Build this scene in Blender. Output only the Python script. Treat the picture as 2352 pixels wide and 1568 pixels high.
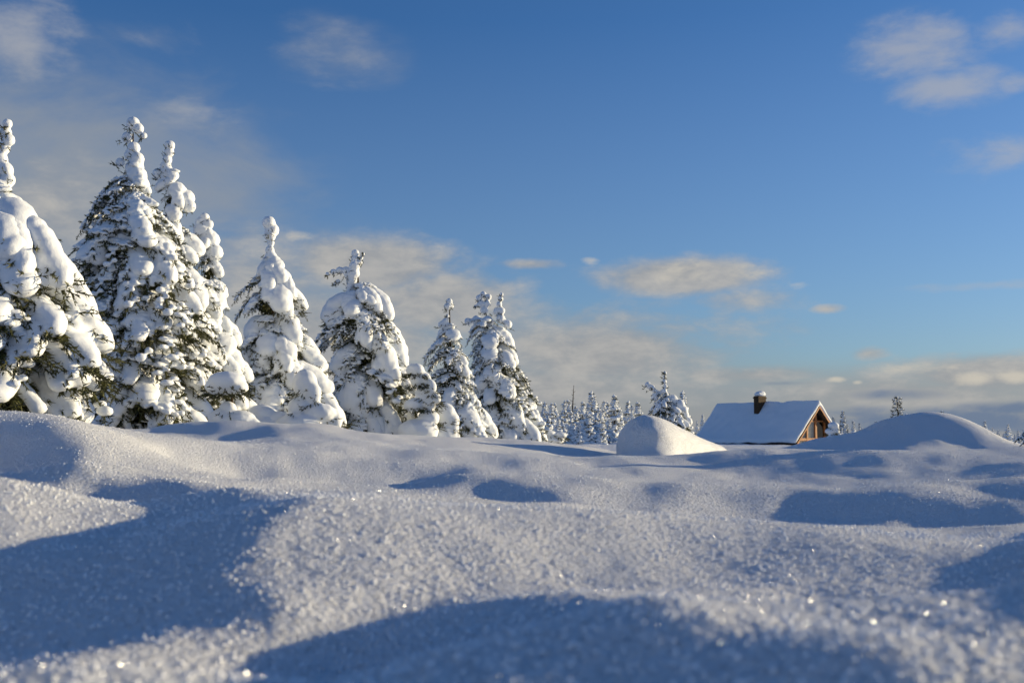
import bpy, bmesh, math, random
import numpy as np
from mathutils import Vector, Matrix

for _o in list(bpy.data.objects):
    bpy.data.objects.remove(_o)
SC = bpy.context.scene
COL = SC.collection
R = math.radians

# ------------------------------------------------------------------ camera
PITCH = math.atan(218 / 2522)
cam_data = bpy.data.cameras.new('camera')
cam_data.sensor_width = 36
cam_data.lens = 36 * 2522 / 2352
cam_data.clip_start = 0.05
cam_data.clip_end = 20000
cam_data.dof.use_dof = True
cam_data.dof.focus_distance = 17.0
cam_data.dof.aperture_fstop = 2.9
cam = bpy.data.objects.new('camera', cam_data)
cam.location = (0, 0, 0)
cam.rotation_euler = (R(90) + PITCH, 0, 0)
COL.objects.link(cam)
SC.camera = cam

# ------------------------------------------------------------------ sun, sky, exposure
SUN_EL, SUN_AHEAD = R(8.0), R(20.0)
sun_dir = Vector((math.cos(SUN_EL) * math.cos(SUN_AHEAD), math.cos(SUN_EL) * math.sin(SUN_AHEAD), math.sin(SUN_EL)))
sun_data = bpy.data.lights.new('sun', 'SUN')
sun_data.energy = 5.0
sun_data.color = (1.0, 0.825, 0.515)
sun_data.angle = R(0.53)
sun = bpy.data.objects.new('sun', sun_data)
sun.rotation_euler = sun_dir.to_track_quat('Z', 'Y').to_euler()
sun.location = sun_dir * 60
COL.objects.link(sun)

SC.view_settings.view_transform = 'Standard'
SC.view_settings.look = 'None'
SC.view_settings.exposure = 0.36
SC.view_settings.gamma = 1.0
SC.view_settings.use_curve_mapping = False
SC.render.engine = 'CYCLES'
SC.cycles.max_bounces = 6
SC.cycles.diffuse_bounces = 4
SC.cycles.glossy_bounces = 2
SC.cycles.transparent_max_bounces = 4
SC.cycles.use_denoising = True

world = bpy.data.worlds.new('World')
SC.world = world
world.use_nodes = True
SKY_STRENGTH = 0.109


class NG:
    """tiny node-graph helper"""
    def __init__(self, tree):
        self.t = tree

    def new(self, kind, **kw):
        n = self.t.nodes.new(kind)
        for k, v in kw.items():
            setattr(n, k, v)
        return n

    def put(self, socket, v):
        if isinstance(v, bpy.types.NodeSocket):
            self.t.links.new(v, socket)
        elif v is not None:
            socket.default_value = v

    def math(self, op, a, b=None, c=None, clamp=False):
        n = self.new('ShaderNodeMath', operation=op, use_clamp=clamp)
        self.put(n.inputs[0], a)
        if b is not None: self.put(n.inputs[1], b)
        if c is not None: self.put(n.inputs[2], c)
        return n.outputs[0]

    def vmath(self, op, a, b=None):
        n = self.new('ShaderNodeVectorMath', operation=op)
        self.put(n.inputs[0], a)
        if b is not None: self.put(n.inputs[1], b)
        return n.outputs['Value'] if op in ('LENGTH', 'DOT_PRODUCT', 'DISTANCE') else n.outputs['Vector']

    def mix(self, f, a, b):
        n = self.new('ShaderNodeMix', data_type='RGBA')
        self.put(n.inputs[0], f); self.put(n.inputs[6], a); self.put(n.inputs[7], b)
        return n.outputs[2]

    def ramp(self, v, a, b, c=0.0, d=1.0, smooth=True):
        n = self.new('ShaderNodeMapRange', interpolation_type='SMOOTHSTEP' if smooth else 'LINEAR')
        self.put(n.inputs[0], v)
        for i, x in enumerate((a, b, c, d)): n.inputs[1 + i].default_value = x
        return n.outputs[0]

    def noise(self, vec, scale, detail=4, rough=0.55, dist=0.0):
        n = self.new('ShaderNodeTexNoise')
        self.put(n.inputs['Vector'], vec)
        n.inputs['Scale'].default_value = scale
        n.inputs['Detail'].default_value = detail
        n.inputs['Roughness'].default_value = rough
        n.inputs['Distortion'].default_value = dist
        return n.outputs['Fac']


def build_sky():
    g = NG(world.node_tree)
    g.t.nodes.clear()
    out = g.new('ShaderNodeOutputWorld')
    bg = g.new('ShaderNodeBackground')
    bg.inputs['Strength'].default_value = SKY_STRENGTH
    g.t.links.new(bg.outputs[0], out.inputs[0])
    sky = g.new('ShaderNodeTexSky', sky_type='NISHITA')
    sky.sun_disc = False
    sky.sun_elevation = SUN_EL
    sky.sun_rotation = R(90) - SUN_AHEAD
    sky.altitude = 300
    sky.air_density = 1.0
    sky.dust_density = 1.0
    sky.ozone_density = 5.0
    hsv = g.new('ShaderNodeHueSaturation')
    hsv.inputs['Saturation'].default_value = SKY_SAT
    hsv.inputs['Value'].default_value = SKY_VAL
    g.t.links.new(sky.outputs[0], hsv.inputs['Color'])
    col = g.vmath('MULTIPLY', hsv.outputs[0], SKY_TINT)
    tc = g.new('ShaderNodeTexCoord')
    sep = g.new('ShaderNodeSeparateXYZ')
    g.t.links.new(tc.outputs['Generated'], sep.inputs[0])
    az = g.math('ARCTAN2', sep.outputs[0], sep.outputs[1])
    el = g.math('ARCSINE', sep.outputs[2])
    comb = g.new('ShaderNodeCombineXYZ')
    g.put(comb.inputs[0], az); g.put(comb.inputs[1], el)
    P = comb.outputs[0]                                    # azimuth / elevation of the view ray in radians
    # two wind-stretched noise fields
    st = g.vmath('MULTIPLY', P, (1.0, 2.2, 1.0))
    n_big = g.noise(st, 7.0, 6, 0.58, 0.3)
    n_fine = g.noise(st, 26.0, 6, 0.62, 0.2)
    warp = g.math('ADD', g.math('MULTIPLY', g.math('SUBTRACT', n_big, 0.5), 1.5),
                  g.math('MULTIPLY', g.math('SUBTRACT', n_fine, 0.5), 1.0))
    n_soft = g.math('MULTIPLY', g.math('SUBTRACT', n_big, 0.5), 1.3)

    def field(blobs, n, lo, hi):
        acc = None
        for (u, v, ru, rv, w) in blobs:
            a0 = math.atan((u - 1176) / 2522)
            e0 = math.atan((1002 - v) / 2522 * math.cos(a0))
            d = g.vmath('MULTIPLY', g.vmath('SUBTRACT', P, (a0, e0, 0)), (2522 / ru, 2522 / rv, 0))
            q = g.ramp(g.vmath('LENGTH', d), 1.35, 0.0, 0.0, w)
            acc = q if acc is None else g.math('MAXIMUM', acc, q)
        return g.ramp(g.math('ADD', acc, g.math('MULTIPLY', n, g.ramp(acc, 0.0, 0.25))), lo, hi)

    # clouds that go on round the rest of the sky
    side = g.math('ABSOLUTE', az)
    outside = g.ramp(side, 0.46, 0.75)
    n_rest = g.noise(g.vmath('MULTIPLY', P, (1.0, 2.6, 1.0)), 3.1, 7, 0.6, 0.4)
    low = g.ramp(el, 0.55, 0.02, 0.0, 0.22)
    rest = g.math('MULTIPLY', g.ramp(g.math('ADD', n_rest, low), 0.58, 0.86), outside)

    veil = field(VEIL, n_soft, 0.12, 1.0)
    grey = field(GREY, g.math('MULTIPLY', warp, .75), 0.15, 0.85)
    wisp = field(WISP, warp, 0.10, 1.0)
    puff = field(PUFF, warp, 0.30, 0.95)
    dark = field(DARK, warp, 0.24, 0.85)
    s = 0.79 / SKY_STRENGTH
    def c(r, gg, b): return (r * s, gg * s, b * s, 1)
    # thin haze that whitens the blue lower down
    col = g.mix(g.ramp(el, .37, .02, .0, .23, False), col, c(0.46, 0.50, 0.53))
    # dull band of far cloud along the horizon
    band = g.math('MULTIPLY', g.ramp(g.math('ADD', el, g.math('MULTIPLY', g.math('SUBTRACT', n_big, .5), .06)), .075, .005), .88)
    col = g.mix(band, col, c(0.31, 0.315, 0.325))
    col = g.mix(g.math('MULTIPLY', veil, 0.80), col, c(0.29, 0.315, 0.345))
    col = g.mix(g.math('MULTIPLY', g.math('MAXIMUM', grey, rest), 0.92), col, g.mix(g.ramp(g.math('ADD', g.math('MULTIPLY', n_fine, .6), g.math('MULTIPLY', n_big, .5)), .40, .72), c(0.315, 0.325, 0.34), c(0.47, 0.455, 0.43)))
    col = g.mix(g.math('MULTIPLY', wisp, 0.62), col, c(0.44, 0.44, 0.45))
    col = g.mix(g.math('MULTIPLY', dark, 0.85), col, c(0.13, 0.19, 0.30))
    col = g.mix(g.math('MULTIPLY', puff, 0.80), col, c(0.60, 0.555, 0.47))
    g.t.links.new(col, bg.inputs['Color'])


# sizes and places of the clouds in the photograph: (u, v, half width, half height, weight)
SKY_SAT, SKY_VAL, SKY_TINT = 1.0, 1.0, (1.0, 1.06, 1.16)
VEIL = [(100, 440, 640, 360, 1.0), (560, 800, 700, 330, .9), (1300, 830, 640, 170, .8), (760, 110, 230, 120, .45), (330, 330, 280, 120, .6),
        (1750, 900, 800, 90, .7), (2400, 900, 500, 110, .7), (340, 60, 180, 50, .4)]
WISP = [(20, 60, 140, 120, .75), (2130, 85, 170, 85, .78), (2330, 45, 90, 50, .7), (2200, 190, 150, 56, .75), (2300, 345, 170, 60, .75), (2350, 175, 50, 26, .6), (430, 250, 150, 60, .4), (2280, 655, 220, 16, .6), (740, 110, 240, 130, .24), (360, 60, 160, 60, .26)]
GREY = [(1480, 760, 420, 110, .62), (560, 640, 260, 150, .7), (860, 610, 270, 95, 1.0), (760, 780, 420, 160, .95), (1000, 700, 320, 130, .9), (1560, 635, 270, 62, 1.0), (1220, 605, 110, 18, .7),
        (1400, 810, 380, 120, .9), (1250, 900, 500, 90, .85), (1700, 690, 200, 50, .6), 
        (1720, 860, 260, 34, .8), (2000, 812, 60, 22, .65), (2250, 860, 280, 60, .95), (2050, 900, 400, 70, .8),
        (1905, 708, 50, 14, .6), (150, 490, 330, 190, .55)]
PUFF = [(1360, 596, 36, 16, .8), (1560, 625, 110, 42, .62), (1730, 625, 70, 30, .5), (1840, 655, 40, 18, .5), (690, 540, 50, 20, .5), (1000, 560, 60, 14, .4),
        (1715, 848, 60, 14, .7), (1925, 872, 34, 12, 1.0), (1970, 878, 22, 9, 1.0), (2130, 845, 130, 20, .7), (2230, 872, 80, 24, .9), (2330, 868, 60, 24, .9)]
DARK = [(2180, 968, 420, 40, 1.0), (2050, 905, 170, 22, .75), (2350, 940, 220, 24, .85), (1800, 880, 120, 9, .55), (1400, 945, 360, 26, .40), (1960, 950, 160, 30, .7)]
build_sky()

# ------------------------------------------------------------------ helpers
def at(u, v, Y):
    """world point on the sight line through (u, v) of the 2352 px wide photograph at depth Y"""
    a, b = (u - 1176) / 2522, (784 - v) / 2522
    d = Vector((a, math.cos(PITCH) - b * math.sin(PITCH), math.sin(PITCH) + b * math.cos(PITCH)))
    return d * (Y / d.y)


def link(name, me, parent=None, loc=None):
    o = bpy.data.objects.new(name, me)
    COL.objects.link(o)
    if parent: o.parent = parent
    if loc is not None: o.location = loc
    return o


def tag(o, label=None, cat=None, group=None, kind=None):
    if label: o['label'] = label
    if cat: o['category'] = cat
    if group: o['group'] = group
    if kind: o['kind'] = kind
    return o


def mesh_np(name, V, F, mat=None, smooth=True):
    """mesh from numpy verts and an (n,3) or (n,4) face array"""
    V = np.asarray(V, np.float32); F = np.asarray(F, np.int32)
    me = bpy.data.meshes.new(name)
    k = F.shape[1]
    me.vertices.add(len(V)); me.vertices.foreach_set('co', V.ravel())
    me.loops.add(F.size); me.loops.foreach_set('vertex_index', F.ravel())
    me.polygons.add(len(F)); me.polygons.foreach_set('loop_start', np.arange(0, F.size, k, dtype=np.int32))
    if smooth: me.polygons.foreach_set('use_smooth', np.ones(len(F), bool))
    me.update(calc_edges=True)
    if mat: me.materials.append(mat)
    return me


def _hash(ix, iy, seed):
    h = (ix.astype(np.int64) * 374761393 + iy.astype(np.int64) * 668265263 + seed * 1442695040888963) & 0xFFFFFFFF
    h = ((h ^ (h >> 13)) * 1274126177) & 0xFFFFFFFF
    h = ((h ^ (h >> 16)) * 2246822519) & 0xFFFFFFFF
    return ((h ^ (h >> 15)) & 0xFFFFFF) / float(0xFFFFFF)


def noise2(x, y, seed=0):
    """gradient noise, about -0.7..0.7"""
    ix, iy = np.floor(x), np.floor(y)
    fx, fy = x - ix, y - iy
    ux, uy = fx * fx * fx * (fx * (fx * 6 - 15) + 10), fy * fy * fy * (fy * (fy * 6 - 15) + 10)
    def gdot(i, j):
        a = _hash(ix + i, iy + j, seed) * 2 * np.pi
        return np.cos(a) * (fx - i) + np.sin(a) * (fy - j)
    a = gdot(0, 0) * (1 - ux) + gdot(1, 0) * ux
    b = gdot(0, 1) * (1 - ux) + gdot(1, 1) * ux
    return a * (1 - uy) + b * uy


# ------------------------------------------------------------------ materials
def mat_new(name):
    m = bpy.data.materials.new(name)
    m.use_nodes = True
    g = NG(m.node_tree)
    bs = m.node_tree.nodes['Principled BSDF']
    return m, g, bs


def snow_material(name, bumps, base=(0.855, 0.88, 0.90), rough=0.65, spec=0.25, sss=0.0):
    m, g, bs = mat_new(name)
    tc = g.new('ShaderNodeTexCoord')
    nrm = None
    for (scale, dist, strength, detail) in bumps:
        if detail < 0:                                       # round crumbs of the powder
            vo = g.new('ShaderNodeTexVoronoi', feature='SMOOTH_F1')
            g.put(vo.inputs['Vector'], tc.outputs['Object'])
            vo.inputs['Scale'].default_value = scale; vo.inputs['Smoothness'].default_value = .5
            n = g.math('SUBTRACT', 1.0, vo.outputs['Distance'])
        else:
            n = g.noise(tc.outputs['Object'], scale, detail, 0.6)
        b = g.new('ShaderNodeBump')
        b.inputs['Strength'].default_value = strength
        b.inputs['Distance'].default_value = dist
        g.put(b.inputs['Height'], n)
        if nrm: g.put(b.inputs['Normal'], nrm)
        nrm = b.outputs[0]
    if nrm: g.put(bs.inputs['Normal'], nrm)
    v = g.noise(tc.outputs['Object'], 1.7, 3)
    c = g.mix(v, (base[0] * .97, base[1] * .975, base[2] * .985, 1), (*base, 1))
    g.put(bs.inputs['Base Color'], c)
    bs.inputs['Roughness'].default_value = rough
    bs.inputs['Specular IOR Level'].default_value = spec
    if sss:
        bs.inputs['Subsurface Weight'].default_value = 1.0
        bs.inputs['Subsurface Radius'].default_value = (1.0, 1.0, 1.0)
        bs.inputs['Subsurface Scale'].default_value = sss
    return m


M_GROUND = snow_material('ground_snow', [(17, 0.040, 0.6, 4), (62, 0.022, 0.9, -1), (95, 0.014, 1.0, 4), (240, 0.005, 1.0, 2)], base=(0.90, 0.91, 0.922), sss=.012)
M_LOAD = snow_material('branch_snow', [(9, 0.03, 0.3, 4), (45, 0.008, 0.6, 3)])

# ------------------------------------------------------------------ terrain
# relief of the near snow, its slopes shaped to give patches of sun and shade, as tangent of elevation seen from the camera over (bearing, distance)
RELIEF = [
    [-3259, -2763, -2771, -2778, -2784, -2789, -2793, -2795, -2797, -2798, -2797, -2796, -2795, -2792, -2790, -2787, -2784, -2781, -2778, -2776, -2774, -2772, -2771, -2771, -2772, -2774, -2777, -2779, -2783, -2786, -2790, -2793, -2797, -2799, -2802, -2804, -2806, -2809, -2811, -2814, -2818, -2823, -2828, -2834, -2841, -2849, -2858, -2868, -2879, -2892, -2906, -2923, -2942, -2962, -2985, -3010, -3035, -3062, -3089, -3116, -3142, -3168, -3194, -3219, -3244, -3269, -3293, -3317, -3341, -3365, -3388, -3411, -3434, -3456, -3478, -3500, -3521, -3543, -3564, -3585, -3259],
    [-2682, -2692, -2701, -2709, -2717, -2724, -2730, -2735, -2740, -2743, -2746, -2747, -2748, -2749, -2748, -2747, -2746, -2744, -2742, -2740, -2738, -2736, -2735, -2734, -2734, -2734, -2735, -2737, -2739, -2742, -2744, -2747, -2750, -2753, -2756, -2758, -2761, -2763, -2766, -2768, -2771, -2775, -2779, -2783, -2788, -2794, -2801, -2809, -2817, -2827, -2839, -2851, -2866, -2882, -2900, -2920, -2942, -2965, -2989, -3014, -3039, -3064, -3089, -3114, -3138, -3163, -3187, -3212, -3236, -3259, -3283, -3306, -3329, -3352, -3375, -3397, -3419, -3441, -3463, -3484, -3506],
    [-2611, -2620, -2630, -2640, -2649, -2658, -2667, -2674, -2681, -2687, -2693, -2697, -2700, -2703, -2704, -2705, -2706, -2705, -2704, -2703, -2702, -2700, -2698, -2697, -2696, -2695, -2695, -2695, -2696, -2698, -2700, -2702, -2705, -2707, -2710, -2713, -2716, -2718, -2720, -2722, -2724, -2727, -2730, -2733, -2737, -2741, -2746, -2751, -2757, -2764, -2772, -2782, -2792, -2804, -2818, -2834, -2851, -2870, -2891, -2914, -2937, -2961, -2985, -3009, -3033, -3058, -3082, -3106, -3130, -3154, -3178, -3202, -3225, -3249, -3272, -3295, -3317, -3340, -3362, -3384, -3405],
    [-2537, -2547, -2558, -2568, -2579, -2590, -2600, -2610, -2619, -2627, -2635, -2642, -2648, -2653, -2657, -2660, -2662, -2664, -2664, -2664, -2664, -2663, -2661, -2660, -2658, -2656, -2655, -2654, -2654, -2654, -2655, -2657, -2659, -2662, -2665, -2668, -2670, -2673, -2675, -2677, -2679, -2681, -2682, -2685, -2687, -2690, -2693, -2697, -2701, -2706, -2711, -2717, -2724, -2732, -2741, -2753, -2766, -2781, -2798, -2817, -2838, -2860, -2883, -2906, -2930, -2953, -2977, -3001, -3025, -3049, -3074, -3097, -3121, -3145, -3169, -3192, -3215, -3238, -3260, -3283, -3305],
    [-2462, -2472, -2483, -2495, -2506, -2517, -2529, -2540, -2552, -2562, -2572, -2582, -2590, -2598, -2605, -2610, -2615, -2619, -2621, -2623, -2624, -2624, -2624, -2622, -2621, -2619, -2617, -2615, -2614, -2613, -2612, -2613, -2614, -2616, -2619, -2622, -2625, -2628, -2631, -2633, -2635, -2636, -2637, -2638, -2639, -2641, -2643, -2645, -2648, -2651, -2654, -2657, -2661, -2666, -2671, -2678, -2686, -2696, -2709, -2724, -2741, -2760, -2782, -2804, -2827, -2850, -2873, -2897, -2921, -2945, -2969, -2993, -3017, -3041, -3065, -3089, -3112, -3136, -3159, -3182, -3205],
    [-2388, -2398, -2409, -2420, -2431, -2443, -2455, -2467, -2480, -2492, -2504, -2516, -2527, -2538, -2547, -2555, -2563, -2569, -2574, -2578, -2582, -2584, -2585, -2585, -2584, -2582, -2580, -2578, -2575, -2573, -2571, -2570, -2570, -2571, -2573, -2575, -2579, -2582, -2585, -2588, -2590, -2592, -2593, -2593, -2593, -2593, -2594, -2595, -2596, -2597, -2599, -2600, -2601, -2603, -2605, -2607, -2611, -2615, -2622, -2631, -2644, -2659, -2678, -2699, -2721, -2744, -2767, -2791, -2815, -2839, -2863, -2888, -2912, -2937, -2961, -2985, -3009, -3033, -3057, -3081, -3104],
    [-2321, -2329, -2338, -2347, -2357, -2368, -2379, -2392, -2404, -2418, -2431, -2445, -2458, -2471, -2483, -2494, -2505, -2514, -2522, -2529, -2535, -2540, -2543, -2545, -2547, -2547, -2545, -2543, -2540, -2537, -2533, -2530, -2528, -2527, -2526, -2527, -2530, -2533, -2537, -2540, -2543, -2545, -2546, -2545, -2544, -2542, -2541, -2540, -2540, -2538, -2538, -2538, -2536, -2536, -2535, -2534, -2532, -2531, -2531, -2534, -2541, -2551, -2566, -2587, -2610, -2634, -2658, -2682, -2707, -2731, -2756, -2781, -2806, -2831, -2856, -2881, -2906, -2930, -2955, -2979, -3003],
    [-2265, -2270, -2275, -2282, -2289, -2297, -2307, -2317, -2329, -2341, -2354, -2369, -2383, -2398, -2413, -2427, -2440, -2453, -2464, -2474, -2483, -2491, -2498, -2503, -2507, -2510, -2511, -2510, -2508, -2505, -2500, -2495, -2489, -2485, -2480, -2477, -2476, -2477, -2480, -2483, -2485, -2487, -2488, -2486, -2483, -2478, -2473, -2470, -2466, -2460, -2458, -2454, -2449, -2444, -2441, -2437, -2430, -2426, -2420, -2419, -2424, -2427, -2438, -2459, -2487, -2514, -2541, -2568, -2594, -2620, -2646, -2672, -2698, -2724, -2749, -2775, -2800, -2826, -2851, -2876, -2901],
    [-2226, -2226, -2227, -2229, -2232, -2237, -2242, -2249, -2257, -2267, -2278, -2291, -2305, -2320, -2336, -2353, -2369, -2384, -2399, -2413, -2425, -2437, -2447, -2456, -2464, -2470, -2475, -2478, -2479, -2478, -2472, -2463, -2453, -2445, -2434, -2420, -2412, -2406, -2405, -2403, -2400, -2398, -2399, -2394, -2387, -2380, -2372, -2364, -2356, -2348, -2341, -2334, -2327, -2321, -2315, -2309, -2304, -2300, -2296, -2293, -2293, -2292, -2295, -2316, -2351, -2387, -2419, -2449, -2478, -2506, -2534, -2561, -2588, -2615, -2641, -2668, -2694, -2720, -2746, -2772, -2798],
    [-2208, -2203, -2199, -2195, -2193, -2192, -2192, -2194, -2197, -2201, -2208, -2216, -2227, -2240, -2255, -2273, -2291, -2309, -2327, -2344, -2361, -2376, -2390, -2403, -2414, -2424, -2433, -2441, -2448, -2450, -2442, -2432, -2413, -2396, -2376, -2352, -2333, -2314, -2299, -2288, -2279, -2274, -2269, -2267, -2275, -2270, -2267, -2256, -2241, -2229, -2218, -2208, -2199, -2190, -2183, -2176, -2169, -2164, -2160, -2156, -2153, -2151, -2155, -2178, -2217, -2258, -2294, -2328, -2359, -2390, -2419, -2448, -2476, -2504, -2531, -2559, -2586, -2613, -2640, -2666, -2693],
    [-2213, -2203, -2192, -2183, -2175, -2168, -2162, -2157, -2154, -2152, -2151, -2153, -2156, -2163, -2174, -2191, -2211, -2231, -2251, -2271, -2291, -2310, -2327, -2344, -2359, -2372, -2385, -2398, -2411, -2413, -2404, -2386, -2357, -2333, -2307, -2280, -2252, -2225, -2198, -2183, -2173, -2170, -2174, -2187, -2202, -2208, -2196, -2170, -2148, -2128, -2111, -2095, -2081, -2068, -2057, -2047, -2038, -2030, -2023, -2017, -2016, -2023, -2038, -2065, -2100, -2138, -2175, -2210, -2243, -2275, -2306, -2336, -2365, -2393, -2422, -2450, -2477, -2505, -2532, -2560, -2587],
    [-2241, -2225, -2209, -2195, -2181, -2168, -2156, -2144, -2134, -2125, -2118, -2110, -2104, -2101, -2103, -2114, -2135, -2156, -2177, -2199, -2220, -2241, -2262, -2282, -2300, -2316, -2332, -2346, -2363, -2364, -2349, -2326, -2296, -2271, -2244, -2219, -2192, -2167, -2144, -2125, -2108, -2096, -2092, -2106, -2123, -2121, -2101, -2080, -2057, -2035, -2014, -1994, -1976, -1959, -1943, -1929, -1917, -1905, -1899, -1900, -1909, -1923, -1943, -1968, -1999, -2033, -2068, -2102, -2135, -2167, -2198, -2227, -2257, -2285, -2314, -2342, -2369, -2397, -2425, -2452, -2480],
    [-2287, -2267, -2247, -2228, -2209, -2191, -2174, -2157, -2141, -2125, -2111, -2095, -2080, -2068, -2060, -2063, -2077, -2094, -2112, -2132, -2153, -2176, -2200, -2222, -2242, -2261, -2278, -2293, -2310, -2309, -2292, -2266, -2236, -2208, -2181, -2154, -2128, -2103, -2078, -2056, -2038, -2022, -2010, -2006, -2007, -2000, -1988, -1973, -1956, -1937, -1918, -1898, -1877, -1858, -1839, -1824, -1815, -1812, -1813, -1818, -1827, -1842, -1861, -1885, -1913, -1944, -1976, -2009, -2042, -2072, -2101, -2128, -2155, -2183, -2210, -2237, -2265, -2292, -2319, -2346, -2374],
    [-2345, -2322, -2300, -2278, -2256, -2235, -2213, -2192, -2172, -2151, -2131, -2110, -2089, -2069, -2053, -2046, -2051, -2059, -2071, -2085, -2101, -2119, -2140, -2165, -2190, -2213, -2232, -2247, -2264, -2264, -2242, -2212, -2180, -2150, -2121, -2092, -2064, -2037, -2011, -1986, -1962, -1940, -1922, -1906, -1894, -1882, -1870, -1858, -1845, -1830, -1815, -1798, -1780, -1764, -1755, -1752, -1751, -1751, -1753, -1758, -1768, -1783, -1802, -1825, -1849, -1876, -1905, -1937, -1969, -1996, -2019, -2041, -2065, -2089, -2114, -2139, -2165, -2191, -2217, -2243, -2269],
    [-2406, -2383, -2360, -2337, -2314, -2291, -2268, -2245, -2222, -2199, -2176, -2152, -2127, -2102, -2079, -2064, -2060, -2060, -2064, -2070, -2078, -2089, -2101, -2122, -2145, -2168, -2191, -2210, -2229, -2231, -2202, -2167, -2134, -2101, -2068, -2037, -2006, -1976, -1947, -1919, -1892, -1866, -1842, -1820, -1800, -1781, -1765, -1750, -1736, -1721, -1708, -1700, -1697, -1696, -1699, -1702, -1705, -1709, -1715, -1725, -1738, -1753, -1770, -1787, -1806, -1828, -1852, -1880, -1907, -1931, -1950, -1965, -1984, -2004, -2026, -2048, -2071, -2095, -2120, -2144, -2169],
    [-2462, -2441, -2420, -2398, -2375, -2353, -2330, -2307, -2284, -2261, -2237, -2212, -2187, -2160, -2134, -2113, -2102, -2094, -2089, -2087, -2087, -2091, -2096, -2108, -2123, -2140, -2159, -2178, -2202, -2207, -2173, -2134, -2098, -2062, -2027, -1992, -1958, -1925, -1893, -1862, -1832, -1804, -1776, -1749, -1725, -1701, -1678, -1657, -1637, -1625, -1624, -1629, -1636, -1645, -1654, -1664, -1674, -1685, -1696, -1709, -1723, -1737, -1750, -1763, -1776, -1791, -1807, -1825, -1845, -1865, -1882, -1894, -1909, -1926, -1944, -1964, -1985, -2006, -2029, -2051, -2074],
    [-2507, -2489, -2470, -2451, -2431, -2411, -2390, -2369, -2348, -2326, -2303, -2280, -2257, -2233, -2208, -2185, -2165, -2149, -2137, -2130, -2123, -2119, -2118, -2121, -2127, -2135, -2147, -2158, -2181, -2190, -2153, -2111, -2073, -2034, -1996, -1959, -1922, -1886, -1851, -1818, -1785, -1753, -1723, -1694, -1665, -1637, -1609, -1582, -1561, -1556, -1564, -1576, -1590, -1604, -1620, -1637, -1653, -1668, -1682, -1697, -1711, -1723, -1733, -1741, -1748, -1755, -1762, -1771, -1782, -1796, -1809, -1822, -1836, -1851, -1868, -1885, -1904, -1923, -1944, -1965, -1986],
    [-2534, -2520, -2506, -2491, -2475, -2458, -2441, -2423, -2404, -2385, -2365, -2345, -2324, -2303, -2282, -2260, -2239, -2220, -2202, -2187, -2174, -2165, -2159, -2155, -2153, -2153, -2159, -2161, -2178, -2184, -2144, -2099, -2058, -2016, -1975, -1935, -1896, -1858, -1821, -1784, -1748, -1713, -1680, -1647, -1615, -1583, -1552, -1523, -1508, -1511, -1523, -1539, -1558, -1577, -1596, -1615, -1633, -1651, -1668, -1683, -1696, -1706, -1713, -1717, -1719, -1720, -1720, -1721, -1723, -1727, -1733, -1746, -1761, -1777, -1793, -1809, -1827, -1845, -1863, -1883, -1903],
    [-2541, -2532, -2522, -2511, -2500, -2488, -2475, -2461, -2447, -2431, -2415, -2398, -2381, -2363, -2344, -2325, -2306, -2287, -2269, -2252, -2237, -2223, -2212, -2202, -2194, -2188, -2187, -2186, -2195, -2194, -2151, -2101, -2056, -2011, -1967, -1924, -1881, -1840, -1799, -1760, -1721, -1683, -1646, -1610, -1574, -1541, -1506, -1480, -1476, -1483, -1498, -1516, -1535, -1554, -1574, -1593, -1612, -1630, -1647, -1662, -1673, -1681, -1685, -1687, -1686, -1683, -1682, -1678, -1673, -1660, -1650, -1663, -1683, -1700, -1718, -1735, -1752, -1769, -1787, -1805, -1824],
    [-2526, -2521, -2517, -2511, -2505, -2497, -2489, -2480, -2471, -2460, -2448, -2435, -2422, -2407, -2392, -2377, -2360, -2344, -2327, -2310, -2295, -2279, -2266, -2253, -2243, -2233, -2227, -2221, -2221, -2212, -2168, -2115, -2067, -2019, -1971, -1925, -1879, -1834, -1790, -1747, -1705, -1664, -1624, -1585, -1546, -1508, -1473, -1456, -1457, -1467, -1482, -1499, -1515, -1532, -1550, -1567, -1584, -1601, -1617, -1630, -1640, -1646, -1648, -1649, -1648, -1645, -1642, -1637, -1625, -1595, -1574, -1585, -1606, -1626, -1644, -1661, -1678, -1696, -1713, -1730, -1748],
    [-2491, -2491, -2491, -2489, -2488, -2485, -2482, -2478, -2474, -2468, -2461, -2454, -2445, -2435, -2424, -2412, -2399, -2386, -2372, -2357, -2343, -2328, -2314, -2301, -2289, -2277, -2267, -2258, -2253, -2238, -2193, -2140, -2089, -2038, -1987, -1938, -1889, -1841, -1793, -1747, -1702, -1658, -1615, -1572, -1531, -1489, -1454, -1444, -1448, -1458, -1471, -1483, -1496, -1509, -1523, -1538, -1554, -1569, -1582, -1591, -1598, -1602, -1605, -1605, -1605, -1604, -1603, -1598, -1579, -1542, -1514, -1520, -1538, -1556, -1574, -1591, -1608, -1625, -1642, -1659, -1676],
    [-2442, -2445, -2447, -2449, -2451, -2453, -2454, -2455, -2455, -2454, -2453, -2451, -2447, -2442, -2436, -2429, -2421, -2411, -2401, -2390, -2378, -2366, -2354, -2341, -2329, -2317, -2306, -2295, -2287, -2267, -2224, -2173, -2118, -2066, -2013, -1961, -1910, -1859, -1809, -1760, -1711, -1664, -1618, -1572, -1529, -1483, -1447, -1437, -1443, -1451, -1461, -1470, -1479, -1489, -1500, -1513, -1526, -1537, -1544, -1549, -1552, -1554, -1556, -1558, -1560, -1562, -1563, -1560, -1541, -1500, -1468, -1468, -1482, -1496, -1511, -1527, -1542, -1558, -1574, -1590, -1606],
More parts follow.
